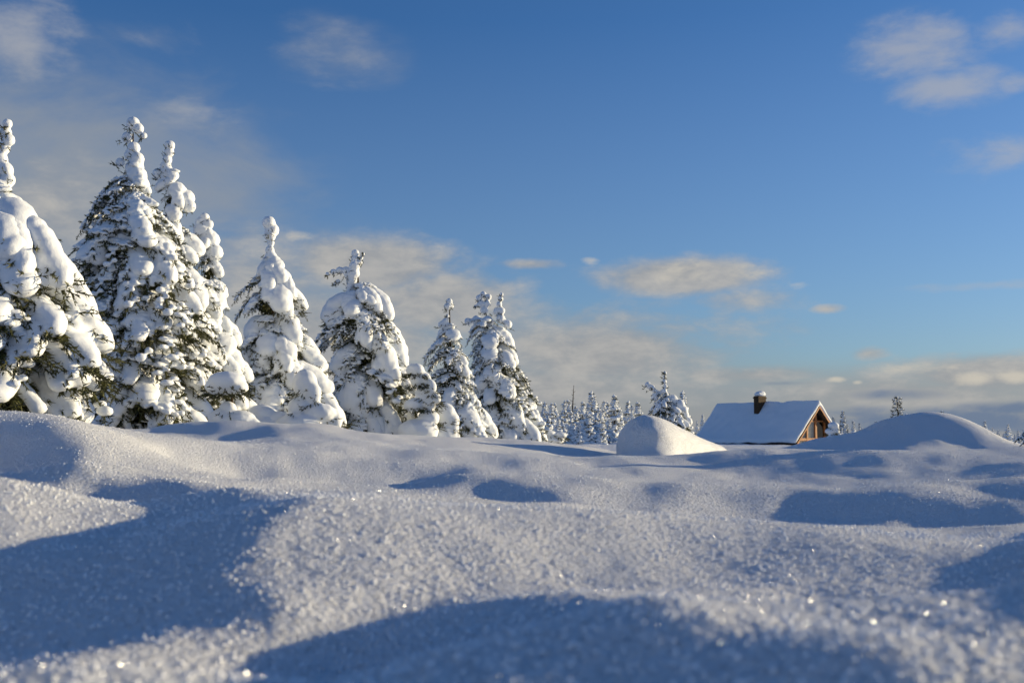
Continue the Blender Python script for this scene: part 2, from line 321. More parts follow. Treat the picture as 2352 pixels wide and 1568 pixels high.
    [-2384, -2388, -2392, -2396, -2400, -2404, -2408, -2411, -2415, -2419, -2423, -2426, -2428, -2429, -2429, -2427, -2424, -2419, -2414, -2407, -2399, -2390, -2380, -2370, -2360, -2349, -2338, -2327, -2319, -2297, -2257, -2207, -2152, -2099, -2044, -1991, -1938, -1885, -1833, -1782, -1731, -1680, -1631, -1583, -1536, -1488, -1447, -1436, -1441, -1449, -1458, -1464, -1470, -1477, -1486, -1495, -1504, -1509, -1509, -1507, -1506, -1506, -1507, -1509, -1512, -1515, -1519, -1520, -1506, -1467, -1430, -1426, -1434, -1444, -1456, -1469, -1482, -1496, -1511, -1526, -1540],
    [-2326, -2330, -2334, -2338, -2341, -2345, -2350, -2354, -2359, -2365, -2372, -2379, -2386, -2393, -2399, -2404, -2406, -2408, -2407, -2406, -2402, -2398, -2392, -2386, -2378, -2370, -2362, -2353, -2346, -2325, -2287, -2238, -2183, -2131, -2076, -2023, -1969, -1916, -1863, -1810, -1757, -1705, -1654, -1602, -1553, -1501, -1457, -1441, -1444, -1452, -1459, -1465, -1470, -1475, -1481, -1487, -1492, -1490, -1483, -1475, -1469, -1464, -1461, -1461, -1462, -1464, -1469, -1472, -1464, -1429, -1392, -1385, -1390, -1397, -1406, -1416, -1427, -1439, -1452, -1466, -1479],
    [-2274, -2277, -2279, -2281, -2284, -2286, -2289, -2292, -2295, -2300, -2305, -2313, -2322, -2333, -2345, -2357, -2367, -2375, -2382, -2386, -2388, -2389, -2389, -2387, -2383, -2379, -2374, -2368, -2363, -2344, -2309, -2262, -2209, -2158, -2105, -2052, -1999, -1946, -1893, -1839, -1786, -1733, -1681, -1628, -1577, -1524, -1475, -1449, -1449, -1457, -1466, -1473, -1478, -1482, -1486, -1490, -1492, -1487, -1474, -1459, -1446, -1436, -1427, -1422, -1418, -1416, -1417, -1417, -1406, -1373, -1341, -1337, -1343, -1350, -1357, -1366, -1375, -1386, -1398, -1410, -1422],
    [-2234, -2234, -2234, -2234, -2234, -2234, -2234, -2234, -2234, -2234, -2235, -2237, -2242, -2252, -2266, -2285, -2304, -2322, -2336, -2348, -2357, -2364, -2369, -2372, -2374, -2374, -2373, -2371, -2370, -2354, -2322, -2277, -2226, -2177, -2126, -2076, -2024, -1972, -1920, -1867, -1815, -1762, -1709, -1657, -1604, -1552, -1499, -1462, -1456, -1463, -1474, -1485, -1492, -1497, -1500, -1503, -1505, -1500, -1484, -1463, -1444, -1427, -1412, -1399, -1389, -1380, -1375, -1367, -1348, -1313, -1283, -1283, -1292, -1300, -1308, -1316, -1325, -1335, -1346, -1357, -1369],
    [-2205, -2203, -2200, -2198, -2196, -2194, -2192, -2189, -2186, -2183, -2177, -2165, -2158, -2158, -2165, -2189, -2221, -2249, -2271, -2291, -2307, -2322, -2333, -2342, -2349, -2354, -2358, -2361, -2364, -2352, -2323, -2281, -2233, -2187, -2139, -2091, -2042, -1992, -1941, -1891, -1839, -1787, -1735, -1683, -1631, -1580, -1524, -1480, -1466, -1471, -1483, -1496, -1506, -1514, -1520, -1523, -1526, -1524, -1512, -1490, -1465, -1441, -1419, -1399, -1381, -1365, -1353, -1336, -1308, -1266, -1233, -1233, -1243, -1252, -1260, -1268, -1277, -1286, -1296, -1306, -1317],
    [-2185, -2181, -2178, -2174, -2170, -2167, -2163, -2158, -2154, -2150, -2141, -2115, -2090, -2076, -2071, -2083, -2115, -2150, -2184, -2216, -2242, -2263, -2281, -2297, -2310, -2321, -2330, -2337, -2345, -2336, -2309, -2272, -2228, -2185, -2141, -2096, -2049, -2003, -1955, -1906, -1857, -1807, -1756, -1706, -1654, -1603, -1550, -1501, -1479, -1480, -1491, -1504, -1518, -1529, -1538, -1545, -1550, -1552, -1548, -1533, -1509, -1479, -1450, -1423, -1397, -1373, -1354, -1329, -1293, -1243, -1203, -1198, -1205, -1212, -1219, -1226, -1233, -1241, -1249, -1258, -1268],
    [-2169, -2165, -2161, -2156, -2152, -2148, -2143, -2138, -2133, -2130, -2119, -2089, -2054, -2026, -2000, -1992, -2014, -2046, -2080, -2114, -2148, -2181, -2212, -2237, -2257, -2273, -2288, -2299, -2312, -2306, -2282, -2248, -2208, -2170, -2129, -2088, -2045, -2002, -1958, -1912, -1866, -1818, -1770, -1722, -1672, -1622, -1571, -1522, -1494, -1491, -1499, -1513, -1527, -1541, -1553, -1564, -1573, -1579, -1581, -1578, -1564, -1535, -1502, -1469, -1437, -1406, -1380, -1348, -1305, -1246, -1198, -1185, -1187, -1188, -1191, -1195, -1199, -1204, -1209, -1216, -1223],
    [-2149, -2147, -2144, -2140, -2136, -2132, -2128, -2123, -2118, -2113, -2100, -2072, -2038, -2007, -1972, -1946, -1936, -1949, -1978, -2009, -2043, -2077, -2112, -2145, -2178, -2208, -2231, -2248, -2266, -2267, -2242, -2209, -2174, -2138, -2102, -2065, -2027, -1988, -1947, -1906, -1863, -1819, -1775, -1729, -1682, -1634, -1586, -1537, -1508, -1503, -1509, -1522, -1536, -1550, -1564, -1578, -1590, -1601, -1609, -1613, -1610, -1594, -1566, -1532, -1497, -1461, -1428, -1391, -1342, -1275, -1219, -1198, -1192, -1187, -1183, -1181, -1180, -1180, -1181, -1184, -1187],
    [-2120, -2120, -2120, -2119, -2117, -2114, -2110, -2105, -2098, -2088, -2072, -2046, -2020, -1992, -1962, -1934, -1907, -1887, -1886, -1906, -1935, -1967, -2002, -2038, -2074, -2108, -2142, -2170, -2204, -2217, -2187, -2154, -2122, -2090, -2057, -2024, -1991, -1956, -1921, -1884, -1846, -1807, -1766, -1724, -1681, -1637, -1592, -1545, -1516, -1512, -1519, -1531, -1545, -1559, -1574, -1588, -1603, -1616, -1629, -1638, -1644, -1641, -1628, -1603, -1570, -1533, -1497, -1456, -1402, -1328, -1265, -1236, -1223, -1211, -1200, -1191, -1183, -1177, -1172, -1168, -1165],
    [-2073, -2077, -2081, -2084, -2087, -2087, -2083, -2075, -2061, -2042, -2019, -1995, -1973, -1952, -1932, -1910, -1886, -1863, -1842, -1828, -1828, -1847, -1878, -1913, -1951, -1990, -2031, -2066, -2108, -2128, -2104, -2074, -2046, -2017, -1989, -1960, -1931, -1902, -1871, -1840, -1808, -1775, -1740, -1704, -1666, -1626, -1585, -1543, -1519, -1517, -1526, -1540, -1554, -1569, -1583, -1598, -1613, -1628, -1642, -1656, -1667, -1675, -1675, -1666, -1646, -1615, -1579, -1539, -1482, -1404, -1334, -1299, -1280, -1261, -1243, -1226, -1211, -1197, -1185, -1174, -1164],
    [-2004, -2012, -2021, -2029, -2039, -2044, -2034, -2010, -1987, -1965, -1943, -1920, -1898, -1876, -1857, -1839, -1823, -1809, -1794, -1779, -1767, -1760, -1757, -1764, -1793, -1836, -1881, -1929, -1975, -1999, -1987, -1962, -1939, -1915, -1891, -1866, -1842, -1817, -1793, -1768, -1742, -1716, -1688, -1659, -1628, -1596, -1560, -1526, -1512, -1516, -1528, -1544, -1560, -1576, -1592, -1607, -1622, -1637, -1652, -1667, -1682, -1695, -1705, -1709, -1705, -1690, -1665, -1631, -1581, -1504, -1428, -1388, -1363, -1337, -1312, -1289, -1266, -1244, -1224, -1205, -1187],
    [-1915, -1927, -1938, -1948, -1960, -1965, -1947, -1920, -1899, -1875, -1852, -1830, -1808, -1786, -1765, -1744, -1723, -1707, -1700, -1692, -1681, -1670, -1662, -1659, -1663, -1670, -1687, -1730, -1791, -1833, -1840, -1828, -1809, -1789, -1767, -1746, -1724, -1704, -1683, -1663, -1643, -1623, -1603, -1582, -1560, -1536, -1511, -1495, -1498, -1510, -1526, -1545, -1563, -1580, -1597, -1613, -1629, -1643, -1658, -1673, -1690, -1707, -1722, -1735, -1743, -1744, -1735, -1714, -1685, -1628, -1554, -1504, -1469, -1436, -1404, -1374, -1345, -1316, -1289, -1263, -1236],
    [-1814, -1828, -1841, -1853, -1865, -1871, -1852, -1827, -1805, -1781, -1758, -1735, -1712, -1689, -1667, -1645, -1623, -1602, -1583, -1570, -1565, -1556, -1545, -1534, -1526, -1521, -1521, -1547, -1596, -1652, -1698, -1708, -1697, -1677, -1655, -1632, -1610, -1589, -1568, -1549, -1531, -1515, -1499, -1485, -1469, -1455, -1452, -1466, -1485, -1501, -1521, -1542, -1562, -1580, -1599, -1616, -1631, -1646, -1661, -1676, -1693, -1712, -1729, -1746, -1762, -1775, -1781, -1779, -1765, -1732, -1679, -1628, -1584, -1545, -1508, -1473, -1439, -1406, -1373, -1342, -1310],
    [-1707, -1723, -1738, -1751, -1765, -1772, -1755, -1730, -1709, -1685, -1663, -1639, -1616, -1593, -1570, -1547, -1525, -1502, -1480, -1459, -1440, -1429, -1421, -1411, -1398, -1389, -1391, -1412, -1450, -1494, -1539, -1586, -1610, -1605, -1585, -1560, -1534, -1510, -1486, -1464, -1444, -1425, -1410, -1398, -1396, -1407, -1425, -1447, -1467, -1486, -1508, -1530, -1552, -1572, -1592, -1611, -1628, -1644, -1659, -1675, -1692, -1710, -1728, -1746, -1764, -1781, -1794, -1804, -1804, -1790, -1757, -1717, -1678, -1640, -1604, -1568, -1534, -1500, -1467, -1433, -1399],
    [-1589, -1608, -1626, -1643, -1660, -1670, -1654, -1631, -1610, -1588, -1566, -1543, -1521, -1498, -1475, -1452, -1429, -1406, -1383, -1360, -1337, -1315, -1296, -1286, -1286, -1292, -1302, -1319, -1339, -1364, -1396, -1438, -1474, -1505, -1517, -1507, -1487, -1466, -1446, -1428, -1412, -1397, -1385, -1377, -1378, -1389, -1406, -1424, -1442, -1463, -1484, -1506, -1528, -1549, -1571, -1591, -1611, -1631, -1648, -1666, -1683, -1701, -1718, -1734, -1751, -1766, -1780, -1790, -1794, -1790, -1773, -1751, -1726, -1699, -1671, -1642, -1612, -1583, -1553, -1522, -1491],
    [-1452, -1474, -1498, -1521, -1544, -1559, -1546, -1525, -1507, -1487, -1466, -1445, -1424, -1402, -1380, -1357, -1335, -1312, -1290, -1267, -1244, -1221, -1199, -1179, -1170, -1181, -1202, -1224, -1246, -1267, -1290, -1314, -1339, -1371, -1404, -1427, -1438, -1441, -1438, -1430, -1420, -1407, -1393, -1379, -1373, -1379, -1390, -1404, -1418, -1435, -1454, -1474, -1494, -1514, -1534, -1555, -1576, -1597, -1618, -1636, -1653, -1670, -1685, -1699, -1711, -1722, -1731, -1738, -1742, -1740, -1732, -1726, -1720, -1709, -1694, -1677, -1658, -1637, -1615, -1592, -1568],
    [-1290, -1317, -1345, -1374, -1406, -1429, -1423, -1407, -1394, -1377, -1360, -1341, -1322, -1301, -1281, -1260, -1238, -1217, -1195, -1173, -1151, -1129, -1107, -1084, -1066, -1067, -1088, -1116, -1142, -1167, -1192, -1216, -1242, -1267, -1293, -1321, -1346, -1372, -1394, -1405, -1408, -1406, -1394, -1377, -1370, -1372, -1379, -1389, -1399, -1411, -1423, -1438, -1453, -1471, -1489, -1508, -1527, -1546, -1563, -1578, -1592, -1605, -1617, -1628, -1638, -1646, -1654, -1660, -1664, -1654, -1641, -1648, -1661, -1667, -1669, -1667, -1661, -1653, -1642, -1629, -1616],
    [-1117, -1144, -1172, -1201, -1235, -1265, -1270, -1265, -1262, -1254, -1244, -1231, -1215, -1198, -1179, -1160, -1139, -1119, -1098, -1078, -1056, -1035, -1014, -993, -970, -958, -972, -1001, -1031, -1059, -1087, -1114, -1141, -1168, -1195, -1222, -1249, -1274, -1299, -1322, -1346, -1364, -1368, -1367, -1364, -1365, -1370, -1376, -1381, -1386, -1393, -1401, -1412, -1424, -1438, -1454, -1468, -1481, -1490, -1498, -1506, -1514, -1523, -1532, -1541, -1550, -1561, -1568, -1563, -1540, -1525, -1541, -1567, -1586, -1602, -1613, -1621, -1625, -1627, -1626, -1625],
    [-964, -987, -1007, -1027, -1046, -1065, -1083, -1102, -1119, -1129, -1133, -1130, -1121, -1107, -1090, -1071, -1051, -1030, -1009, -988, -967, -945, -923, -902, -880, -861, -859, -884, -916, -945, -975, -1005, -1033, -1062, -1091, -1119, -1147, -1175, -1202, -1229, -1254, -1278, -1302, -1321, -1332, -1341, -1347, -1350, -1353, -1354, -1357, -1362, -1369, -1377, -1386, -1396, -1402, -1406, -1408, -1412, -1416, -1422, -1428, -1434, -1442, -1449, -1458, -1464, -1456, -1429, -1411, -1428, -1457, -1484, -1507, -1528, -1546, -1561, -1573, -1583, -1592],
    [-863, -878, -890, -901, -911, -920, -936, -955, -977, -999, -1020, -1039, -1054, -1054, -1041, -1023, -1000, -974, -949, -923, -898, -873, -849, -825, -803, -779, -763, -774, -803, -833, -863, -893, -922, -952, -981, -1011, -1040, -1069, -1099, -1128, -1157, -1185, -1214, -1239, -1259, -1274, -1285, -1293, -1299, -1304, -1309, -1314, -1320, -1326, -1332, -1335, -1335, -1334, -1335, -1335, -1337, -1339, -1342, -1345, -1350, -1355, -1362, -1364, -1352, -1324, -1304, -1318, -1346, -1373, -1400, -1425, -1449, -1471, -1490, -1508, -1525],
    [-809, -816, -824, -832, -839, -847, -860, -877, -898, -924, -947, -964, -991, -1014, -1014, -1002, -979, -951, -922, -890, -859, -829, -800, -772, -745, -719, -694, -684, -701, -731, -758, -787, -816, -844, -873, -903, -932, -961, -990, -1020, -1049, -1078, -1108, -1137, -1163, -1184, -1200, -1214, -1226, -1237, -1246, -1254, -1262, -1268, -1271, -1270, -1269, -1268, -1267, -1266, -1266, -1265, -1266, -1267, -1269, -1271, -1276, -1273, -1255, -1226, -1203, -1215, -1240, -1266, -1291, -1317, -1342, -1367, -1390, -1412, -1434],
    [-771, -777, -784, -792, -800, -809, -821, -835, -852, -870, -890, -907, -929, -960, -981, -982, -965, -939, -909, -874, -839, -805, -771, -739, -708, -679, -650, -626, -625, -646, -672, -697, -723, -749, -776, -803, -830, -858, -886, -915, -943, -972, -1001, -1030, -1059, -1085, -1106, -1124, -1141, -1156, -1170, -1182, -1193, -1199, -1201, -1201, -1201, -1201, -1200, -1200, -1199, -1198, -1197, -1196, -1197, -1196, -1199, -1192, -1171, -1138, -1113, -1122, -1143, -1165, -1188, -1212, -1236, -1260, -1284, -1308, -1330],
    [-725, -733, -741, -750, -760, -770, -780, -792, -805, -819, -834, -847, -871, -898, -923, -948, -947, -927, -899, -865, -829, -792, -757, -722, -687, -654, -622, -593, -577, -588, -610, -630, -651, -674, -697, -720, -745, -770, -795, -821, -848, -874, -902, -929, -957, -985, -1010, -1031, -1050, -1069, -1086, -1102, -1114, -1121, -1124, -1126, -1128, -1129, -1131, -1131, -1132, -1132, -1131, -1131, -1130, -1128, -1130, -1121, -1096, -1060, -1033, -1038, -1057, -1075, -1095, -1116, -1137, -1159, -1181, -1204, -1226],
    [-662, -673, -684, -695, -706, -717, -728, -739, -751, -764, -777, -792, -816, -843, -867, -894, -917, -913, -886, -856, -820, -783, -747, -711, -675, -640, -604, -573, -556, -559, -573, -589, -605, -622, -641, -660, -680, -701, -723, -745, -768, -792, -816, -841, -867, -893, -918, -940, -961, -981, -1000, -1018, -1031, -1038, -1042, -1046, -1049, -1052, -1055, -1058, -1061, -1063, -1065, -1066, -1067, -1066, -1068, -1060, -1031, -989, -964, -969, -982, -997, -1013, -1030, -1048, -1067, -1087, -1107, -1127],
    [-584, -597, -610, -624, -637, -650, -663, -675, -688, -700, -714, -732, -760, -786, -814, -838, -869, -885, -869, -842, -808, -773, -737, -701, -666, -630, -595, -561, -544, -545, -555, -567, -580, -593, -607, -622, -638, -654, -672, -690, -709, -729, -749, -770, -792, -815, -838, -860, -879, -898, -918, -936, -948, -955, -959, -964, -968, -973, -978, -984, -991, -996, -1001, -1005, -1010, -1012, -1016, -1009, -976, -938, -922, -919, -922, -930, -943, -957, -972, -988, -1004, -1021, -1039],
    [-496, -510, -525, -540, -555, -571, -586, -601, -615, -627, -644, -665, -694, -722, -751, -778, -806, -834, -841, -821, -793, -760, -725, -691, -655, -621, -584, -555, -542, -540, -549, -559, -570, -580, -592, -603, -616, -628, -642, -656, -671, -686, -703, -720, -738, -756, -776, -795, -811, -827, -844, -859, -871, -880, -887, -895, -902, -909, -915, -923, -932, -940, -947, -953, -960, -965, -972, -967, -941, -914, -898, -887, -877, -876, -884, -896, -908, -921, -934, -948, -962],
    [-414, -426, -438, -452, -466, -482, -499, -518, -536, -552, -568, -594, -624, -652, -681, -710, -736, -767, -792, -791, -770, -742, -710, -676, -643, -608, -576, -552, -540, -541, -549, -559, -569, -578, -588, -598, -608, -619, -629, -640, -651, -663, -676, -689, -703, -717, -733, -748, -761, -774, -787, -800, -811, -821, -831, -840, -850, -858, -867, -876, -886, -895, -903, -912, -920, -925, -934, -937, -920, -902, -888, -868, -845, -835, -840, -849, -858, -867, -877, -888, -899],
    [-355, -363, -370, -377, -383, -392, -405, -424, -448, -476, -497, -523, -556, -583, -611, -638, -666, -690, -720, -741, -733, -712, -684, -654, -624, -590, -562, -548, -542, -543, -551, -561, -571, -581, -590, -600, -610, -619, -629, -637, -645, -655, -664, -674, -685, -696, -707, -718, -727, -737, -748, -759, -769, -779, -789, -800, -811, -821, -833, -844, -854, -865, -876, -885, -894, -901, -910, -915, -909, -896, -880, -852, -823, -810, -810, -816, -821, -828, -835, -842, -850],
    [-334, -338, -339, -338, -330, -320, -321, -329, -354, -399, -430, -457, -493, -521, -555, -586, -611, -631, -652, -666, -664, -650, -632, -609, -584, -565, -549, -540, -538, -540, -549, -560, -571, -582, -592, -603, -613, -623, -633, -642, -647, -653, -663, -671, -680, -688, -697, -704, -709, -717, -728, -738, -749, -758, -768, -778, -789, -801, -812, -823, -835, -846, -857, -867, -878, -887, -899, -907, -902, -890, -871, -838, -809, -793, -792, -794, -797, -801, -805, -809, -814],
    [-341, -340, -340, -333, -318, -298, -289, -291, -298, -347, -389, -410, -449, -475, -519, -569, -596, -619, -630, -635, -618, -594, -573, -551, -531, -519, -519, -527, -529, -532, -540, -551, -564, -576, -589, -601, -613, -624, -635, -644, -650, -656, -666, -673, -681, -689, -697, -702, -704, -712, -722, -732, -742, -752, -761, -770, -779, -788, -799, -811, -822, -834, -846, -857, -867, -877, -886, -899, -900, -888, -864, -829, -800, -783, -781, -781, -783, -784, -786, -788, -791],
    [-359, -357, -354, -348, -334, -311, -297, -296, -298, -351, -393, -407, -444, -464, -505, -558, -586, -607, -611, -606, -583, -553, -529, -501, -480, -484, -491, -500, -508, -516, -522, -532, -545, -558, -573, -587, -602, -616, -630, -642, -647, -654, -665, -675, -684, -692, -701, -706, -707, -714, -725, -734, -743, -752, -761, -769, -777, -784, -792, -802, -813, -825, -838, -850, -861, -869, -877, -887, -894, -886, -858, -825, -795, -778, -774, -774, -775, -775, -775, -776, -776],
    [-383, -380, -378, -373, -367, -355, -345, -353, -374, -421, -444, -450, -477, -485, -521, -567, -590, -601, -588, -569, -545, -518, -494, -466, -454, -464, -471, -479, -487, -496, -501, -507, -515, -527, -541, -557, -574, -591, -610, -626, -637, -641, -651, -667, -680, -692, -703, -710, -713, -721, -731, -740, -749, -758, -766, -773, -780, -787, -793, -800, -808, -818, -830, -843, -856, -866, -869, -869, -869, -862, -842, -817, -790, -775, -771, -771, -771, -771, -770, -770, -769],
    [-399, -398, -400, -402, -405, -410, -418, -433, -454, -490, -505, -514, -536, -548, -565, -586, -607, -616, -608, -582, -555, -526, -502, -474, -462, -480, -488, -491, -494, -496, -496, -494, -495, -500, -508, -521, -536, -556, -579, -598, -614, -622, -632, -652, -672, -688, -703, -713, -718, -728, -739, -748, -757, -765, -773, -780, -786, -793, -799, -804, -809, -815, -823, -832, -843, -851, -850, -843, -836, -828, -819, -807, -790, -776, -771, -770, -769, -768, -768, -767, -767],
    [-388, -391, -394, -398, -403, -410, -423, -442, -466, -501, -519, -535, -560, -577, -595, -610, -628, -639, -642, -626, -594, -563, -536, -514, -499, -512, -522, -516, -510, -507, -502, -496, -493, -493, -497, -505, -518, -537, -559, -583, -600, -610, -621, -638, -661, -682, -700, -712, -719, -730, -742, -752, -761, -769, -777, -784, -790, -796, -802, -807, -811, -815, -820, -827, -834, -837, -834, -824, -813, -805, -802, -800, -790, -777, -769, -766, -764, -763, -763, -763, -763],
    [-365, -369, -372, -373, -375, -377, -388, -407, -433, -473, -497, -517, -547, -570, -594, -614, -634, -648, -657, -653, -624, -590, -561, -536, -514, -517, -524, -517, -514, -513, -510, -507, -506, -508, -512, -519, -529, -544, -563, -583, -595, -595, -600, -619, -645, -670, -690, -703, -711, -723, -737, -748, -758, -768, -776, -784, -791, -797, -803, -809, -814, -819, -824, -832, -840, -841, -834, -817, -795, -779, -774, -772, -764, -754, -750, -749, -749, -749, -750, -752, -754],
    [-354, -356, -358, -359, -359, -360, -370, -388, -412, -452, -478, -500, -531, -556, -583, -607, -630, -646, -657, -650, -621, -585, -557, -524, -501, -506, -511, -515, -520, -522, -525, -530, -535, -541, -547, -554, -563, -574, -587, -598, -602, -592, -590, -598, -614, -642, -669, -683, -690, -704, -720, -734, -747, -759, -769, -779, -789, -798, -806, -814, -821, -828, -835, -843, -852, -857, -855, -828, -788, -755, -736, -723, -710, -706, -711, -718, -722, -726, -728, -731, -735],
    [-353, -354, -355, -356, -357, -359, -367, -381, -399, -430, -450, -475, -506, -530, -557, -585, -605, -620, -611, -586, -563, -539, -510, -485, -490, -501, -512, -519, -525, -530, -535, -544, -554, -563, -573, -583, -593, -603, -614, -623, -625, -620, -612, -613, -625, -643, -666, -679, -684, -696, -712, -725, -739, -751, -764, -775, -786, -797, -807, -816, -826, -835, -844, -852, -860, -867, -875, -864, -823, -775, -740, -712, -687, -678, -684, -693, -700, -704, -707, -710, -712],
    [-357, -357, -358, -358, -357, -357, -359, -362, -368, -377, -388, -409, -434, -446, -454, -481, -496, -490, -478, -466, -446, -432, -442, -458, -475, -491, -506, -514, -522, -527, -531, -540, -550, -562, -574, -586, -599, -612, -626, -638, -645, -647, -652, -662, -671, -681, -695, -704, -709, -718, -730, -741, -752, -762, -773, -783, -793, -802, -811, -820, -830, -839, -848, -857, -865, -874, -882, -887, -872, -830, -790, -755, -720, -700, -697, -699, -701, -702, -702, -701, -700],
    [-360, -360, -362, -361, -357, -354, -350, -346, -343, -337, -331, -331, -323, -309, -278, -273, -314, -358, -383, -383, -381, -390, -417, -443, -467, -491, -508, -518, -525, -527, -527, -531, -537, -546, -556, -568, -582, -599, -617, -634, -647, -661, -678, -692, -706, -718, -730, -741, -748, -756, -765, -773, -781, -789, -797, -805, -813, -820, -826, -832, -838, -845, -851, -858, -865, -873, -881, -889, -891, -875, -849, -819, -787, -760, -745, -737, -730, -725, -720, -715, -710],
    [-356, -358, -358, -358, -357, -357, -354, -348, -343, -336, -329, -321, -301, -280, -245, -227, -248, -280, -319, -347, -362, -381, -408, -443, -470, -505, -529, -536, -536, -533, -531, -531, -534, -537, -543, -552, -564, -581, -600, -622, -638, -657, -678, -698, -714, -730, -745, -757, -767, -777, -786, -793, -801, -808, -814, -820, -827, -834, -839, -844, -848, -852, -856, -861, -866, -872, -878, -885, -884, -875, -865, -848, -829, -807, -791, -779, -769, -761, -753, -746, -739],
    [-360, -360, -360, -360, -360, -359, -358, -356, -354, -349, -340, -336, -315, -287, -250, -228, -242, -265, -295, -321, -342, -360, -387, -418, -448, -483, -513, -530, -531, -532, -532, -534, -537, -541, -546, -554, -565, -579, -598, -616, -634, -647, -662, -685, -704, -722, -739, -753, -763, -774, -785, -794, -802, -809, -817, -824, -830, -837, -843, -848, -853, -858, -863, -869, -874, -878, -880, -877, -866, -852, -844, -835, -823, -809, -800, -793, -787, -781, -776, -772, -768],
    [-367, -367, -367, -367, -367, -366, -366, -365, -363, -360, -355, -359, -342, -315, -269, -246, -262, -279, -300, -314, -330, -341, -359, -384, -404, -423, -445, -470, -490, -505, -512, -520, -528, -537, -546, -557, -569, -582, -599, -614, -623, -624, -621, -629, -648, -672, -697, -712, -722, -737, -755, -769, -781, -793, -802, -811, -820, -828, -834, -839, -844, -848, -854, -861, -865, -856, -837, -813, -792, -776, -768, -762, -754, -750, -752, -757, -760, -763, -765, -768, -771],
    [-373, -374, -374, -374, -374, -373, -373, -373, -373, -374, -371, -382, -376, -354, -307, -283, -302, -319, -338, -341, -340, -342, -355, -372, -387, -386, -387, -407, -434, -456, -470, -483, -494, -506, -517, -530, -543, -558, -572, -578, -568, -545, -530, -537, -555, -583, -616, -637, -644, -658, -678, -695, -713, -730, -744, -757, -767, -774, -776, -770, -761, -750, -741, -737, -729, -715, -699, -682, -667, -656, -648, -639, -633, -638, -654, -670, -685, -697, -709, -720, -732],
    [-373, -375, -376, -376, -375, -373, -371, -369, -371, -375, -375, -388, -385, -367, -323, -302, -323, -346, -365, -356, -348, -348, -360, -375, -387, -384, -377, -390, -408, -427, -441, -454, -467, -477, -479, -480, -483, -488, -485, -465, -447, -444, -445, -450, -467, -495, -523, -538, -544, -554, -567, -580, -592, -603, -615, -629, -637, -631, -617, -601, -585, -568, -555, -551, -553, -555, -552, -546, -539, -531, -522, -513, -506, -514, -536, -560, -581, -601, -619, -636, -653],
    [-353, -360, -364, -366, -366, -363, -357, -350, -346, -352, -355, -367, -365, -352, -313, -299, -323, -350, -374, -369, -357, -355, -369, -384, -398, -400, -394, -406, -423, -435, -442, -447, -452, -455, -450, -437, -411, -387, -376, -377, -388, -391, -386, -380, -386, -407, -430, -441, -441, -444, -450, -458, -466, -473, -481, -488, -492, -492, -486, -475, -465, -458, -454, -453, -453, -454, -452, -446, -437, -429, -425, -420, -414, -419, -438, -461, -482, -502, -521, -539, -556],
    [-281, -295, -312, -318, -318, -310, -301, -290, -278, -274, -267, -263, -256, -257, -240, -239, -267, -299, -330, -351, -355, -358, -374, -391, -407, -412, -413, -423, -440, -453, -456, -452, -450, -446, -434, -404, -373, -358, -351, -358, -370, -370, -364, -359, -365, -381, -399, -409, -407, -406, -409, -415, -424, -434, -443, -449, -455, -459, -458, -448, -436, -428, -422, -419, -417, -414, -410, -403, -397, -394, -395, -394, -388, -388, -393, -403, -416, -429, -443, -457, -470],
    [-98, -122, -146, -154, -146, -137, -131, -123, -118, -113, -110, -110, -109, -111, -111, -114, -153, -203, -239, -281, -320, -342, -362, -383, -400, -408, -410, -424, -443, -457, -461, -460, -459, -453, -443, -412, -376, -361, -353, -359, -370, -372, -366, -359, -366, -382, -402, -412, -409, -407, -409, -414, -422, -433, -441, -447, -452, -456, -456, -447, -435, -426, -420, -417, -413, -406, -399, -389, -383, -382, -382, -381, -375, -373, -372, -376, -381, -387, -395, -403, -412],
    [116, 93, 72, 64, 70, 80, 86, 91, 95, 98, 100, 99, 99, 93, 68, 27, -26, -80, -136, -192, -247, -292, -333, -363, -386, -390, -390, -407, -427, -444, -455, -462, -468, -470, -465, -448, -412, -379, -368, -372, -381, -387, -377, -367, -373, -390, -417, -431, -428, -426, -427, -430, -436, -443, -450, -455, -457, -459, -458, -453, -445, -437, -431, -427, -423, -416, -405, -389, -377, -371, -369, -363, -354, -352, -357, -362, -366, -370, -374, -378, -382],
    [241, 231, 226, 223, 225, 227, 227, 227, 224, 221, 212, 207, 201, 183, 150, 101, 51, -4, -63, -128, -199, -255, -307, -350, -382, -390, -392, -409, -429, -445, -456, -464, -470, -473, -469, -459, -435, -400, -380, -381, -391, -394, -387, -382, -388, -407, -434, -446, -442, -441, -442, -445, -450, -457, -465, -470, -472, -472, -470, -463, -455, -449, -445, -444, -443, -439, -433, -420, -406, -396, -391, -386, -374, -369, -367, -369, -371, -372, -374, -375, -376],
    [180, 187, 197, 211, 227, 238, 242, 242, 240, 234, 228, 225, 213, 195, 161, 117, 71, 18, -41, -109, -189, -248, -303, -350, -384, -395, -401, -419, -442, -459, -468, -473, -475, -475, -468, -454, -430, -398, -379, -381, -392, -397, -393, -388, -395, -413, -437, -446, -442, -441, -443, -446, -452, -460, -468, -474, -479, -481, -479, -469, -460, -453, -448, -447, -446, -443, -440, -430, -420, -413, -410, -408, -399, -393, -387, -384, -382, -382, -382, -383, -384],
    [1, 15, 30, 60, 105, 151, 186, 206, 215, 217, 216, 208, 202, 190, 157, 118, 78, 32, -19, -75, -141, -195, -247, -293, -336, -356, -359, -378, -403, -426, -444, -457, -465, -471, -466, -452, -424, -393, -377, -378, -390, -393, -386, -382, -389, -408, -434, -446, -442, -441, -442, -444, -449, -456, -464, -469, -472, -473, -472, -466, -458, -451, -444, -440, -434, -426, -416, -403, -393, -388, -386, -383, -375, -373, -372, -373, -375, -377, -379, -382, -386],
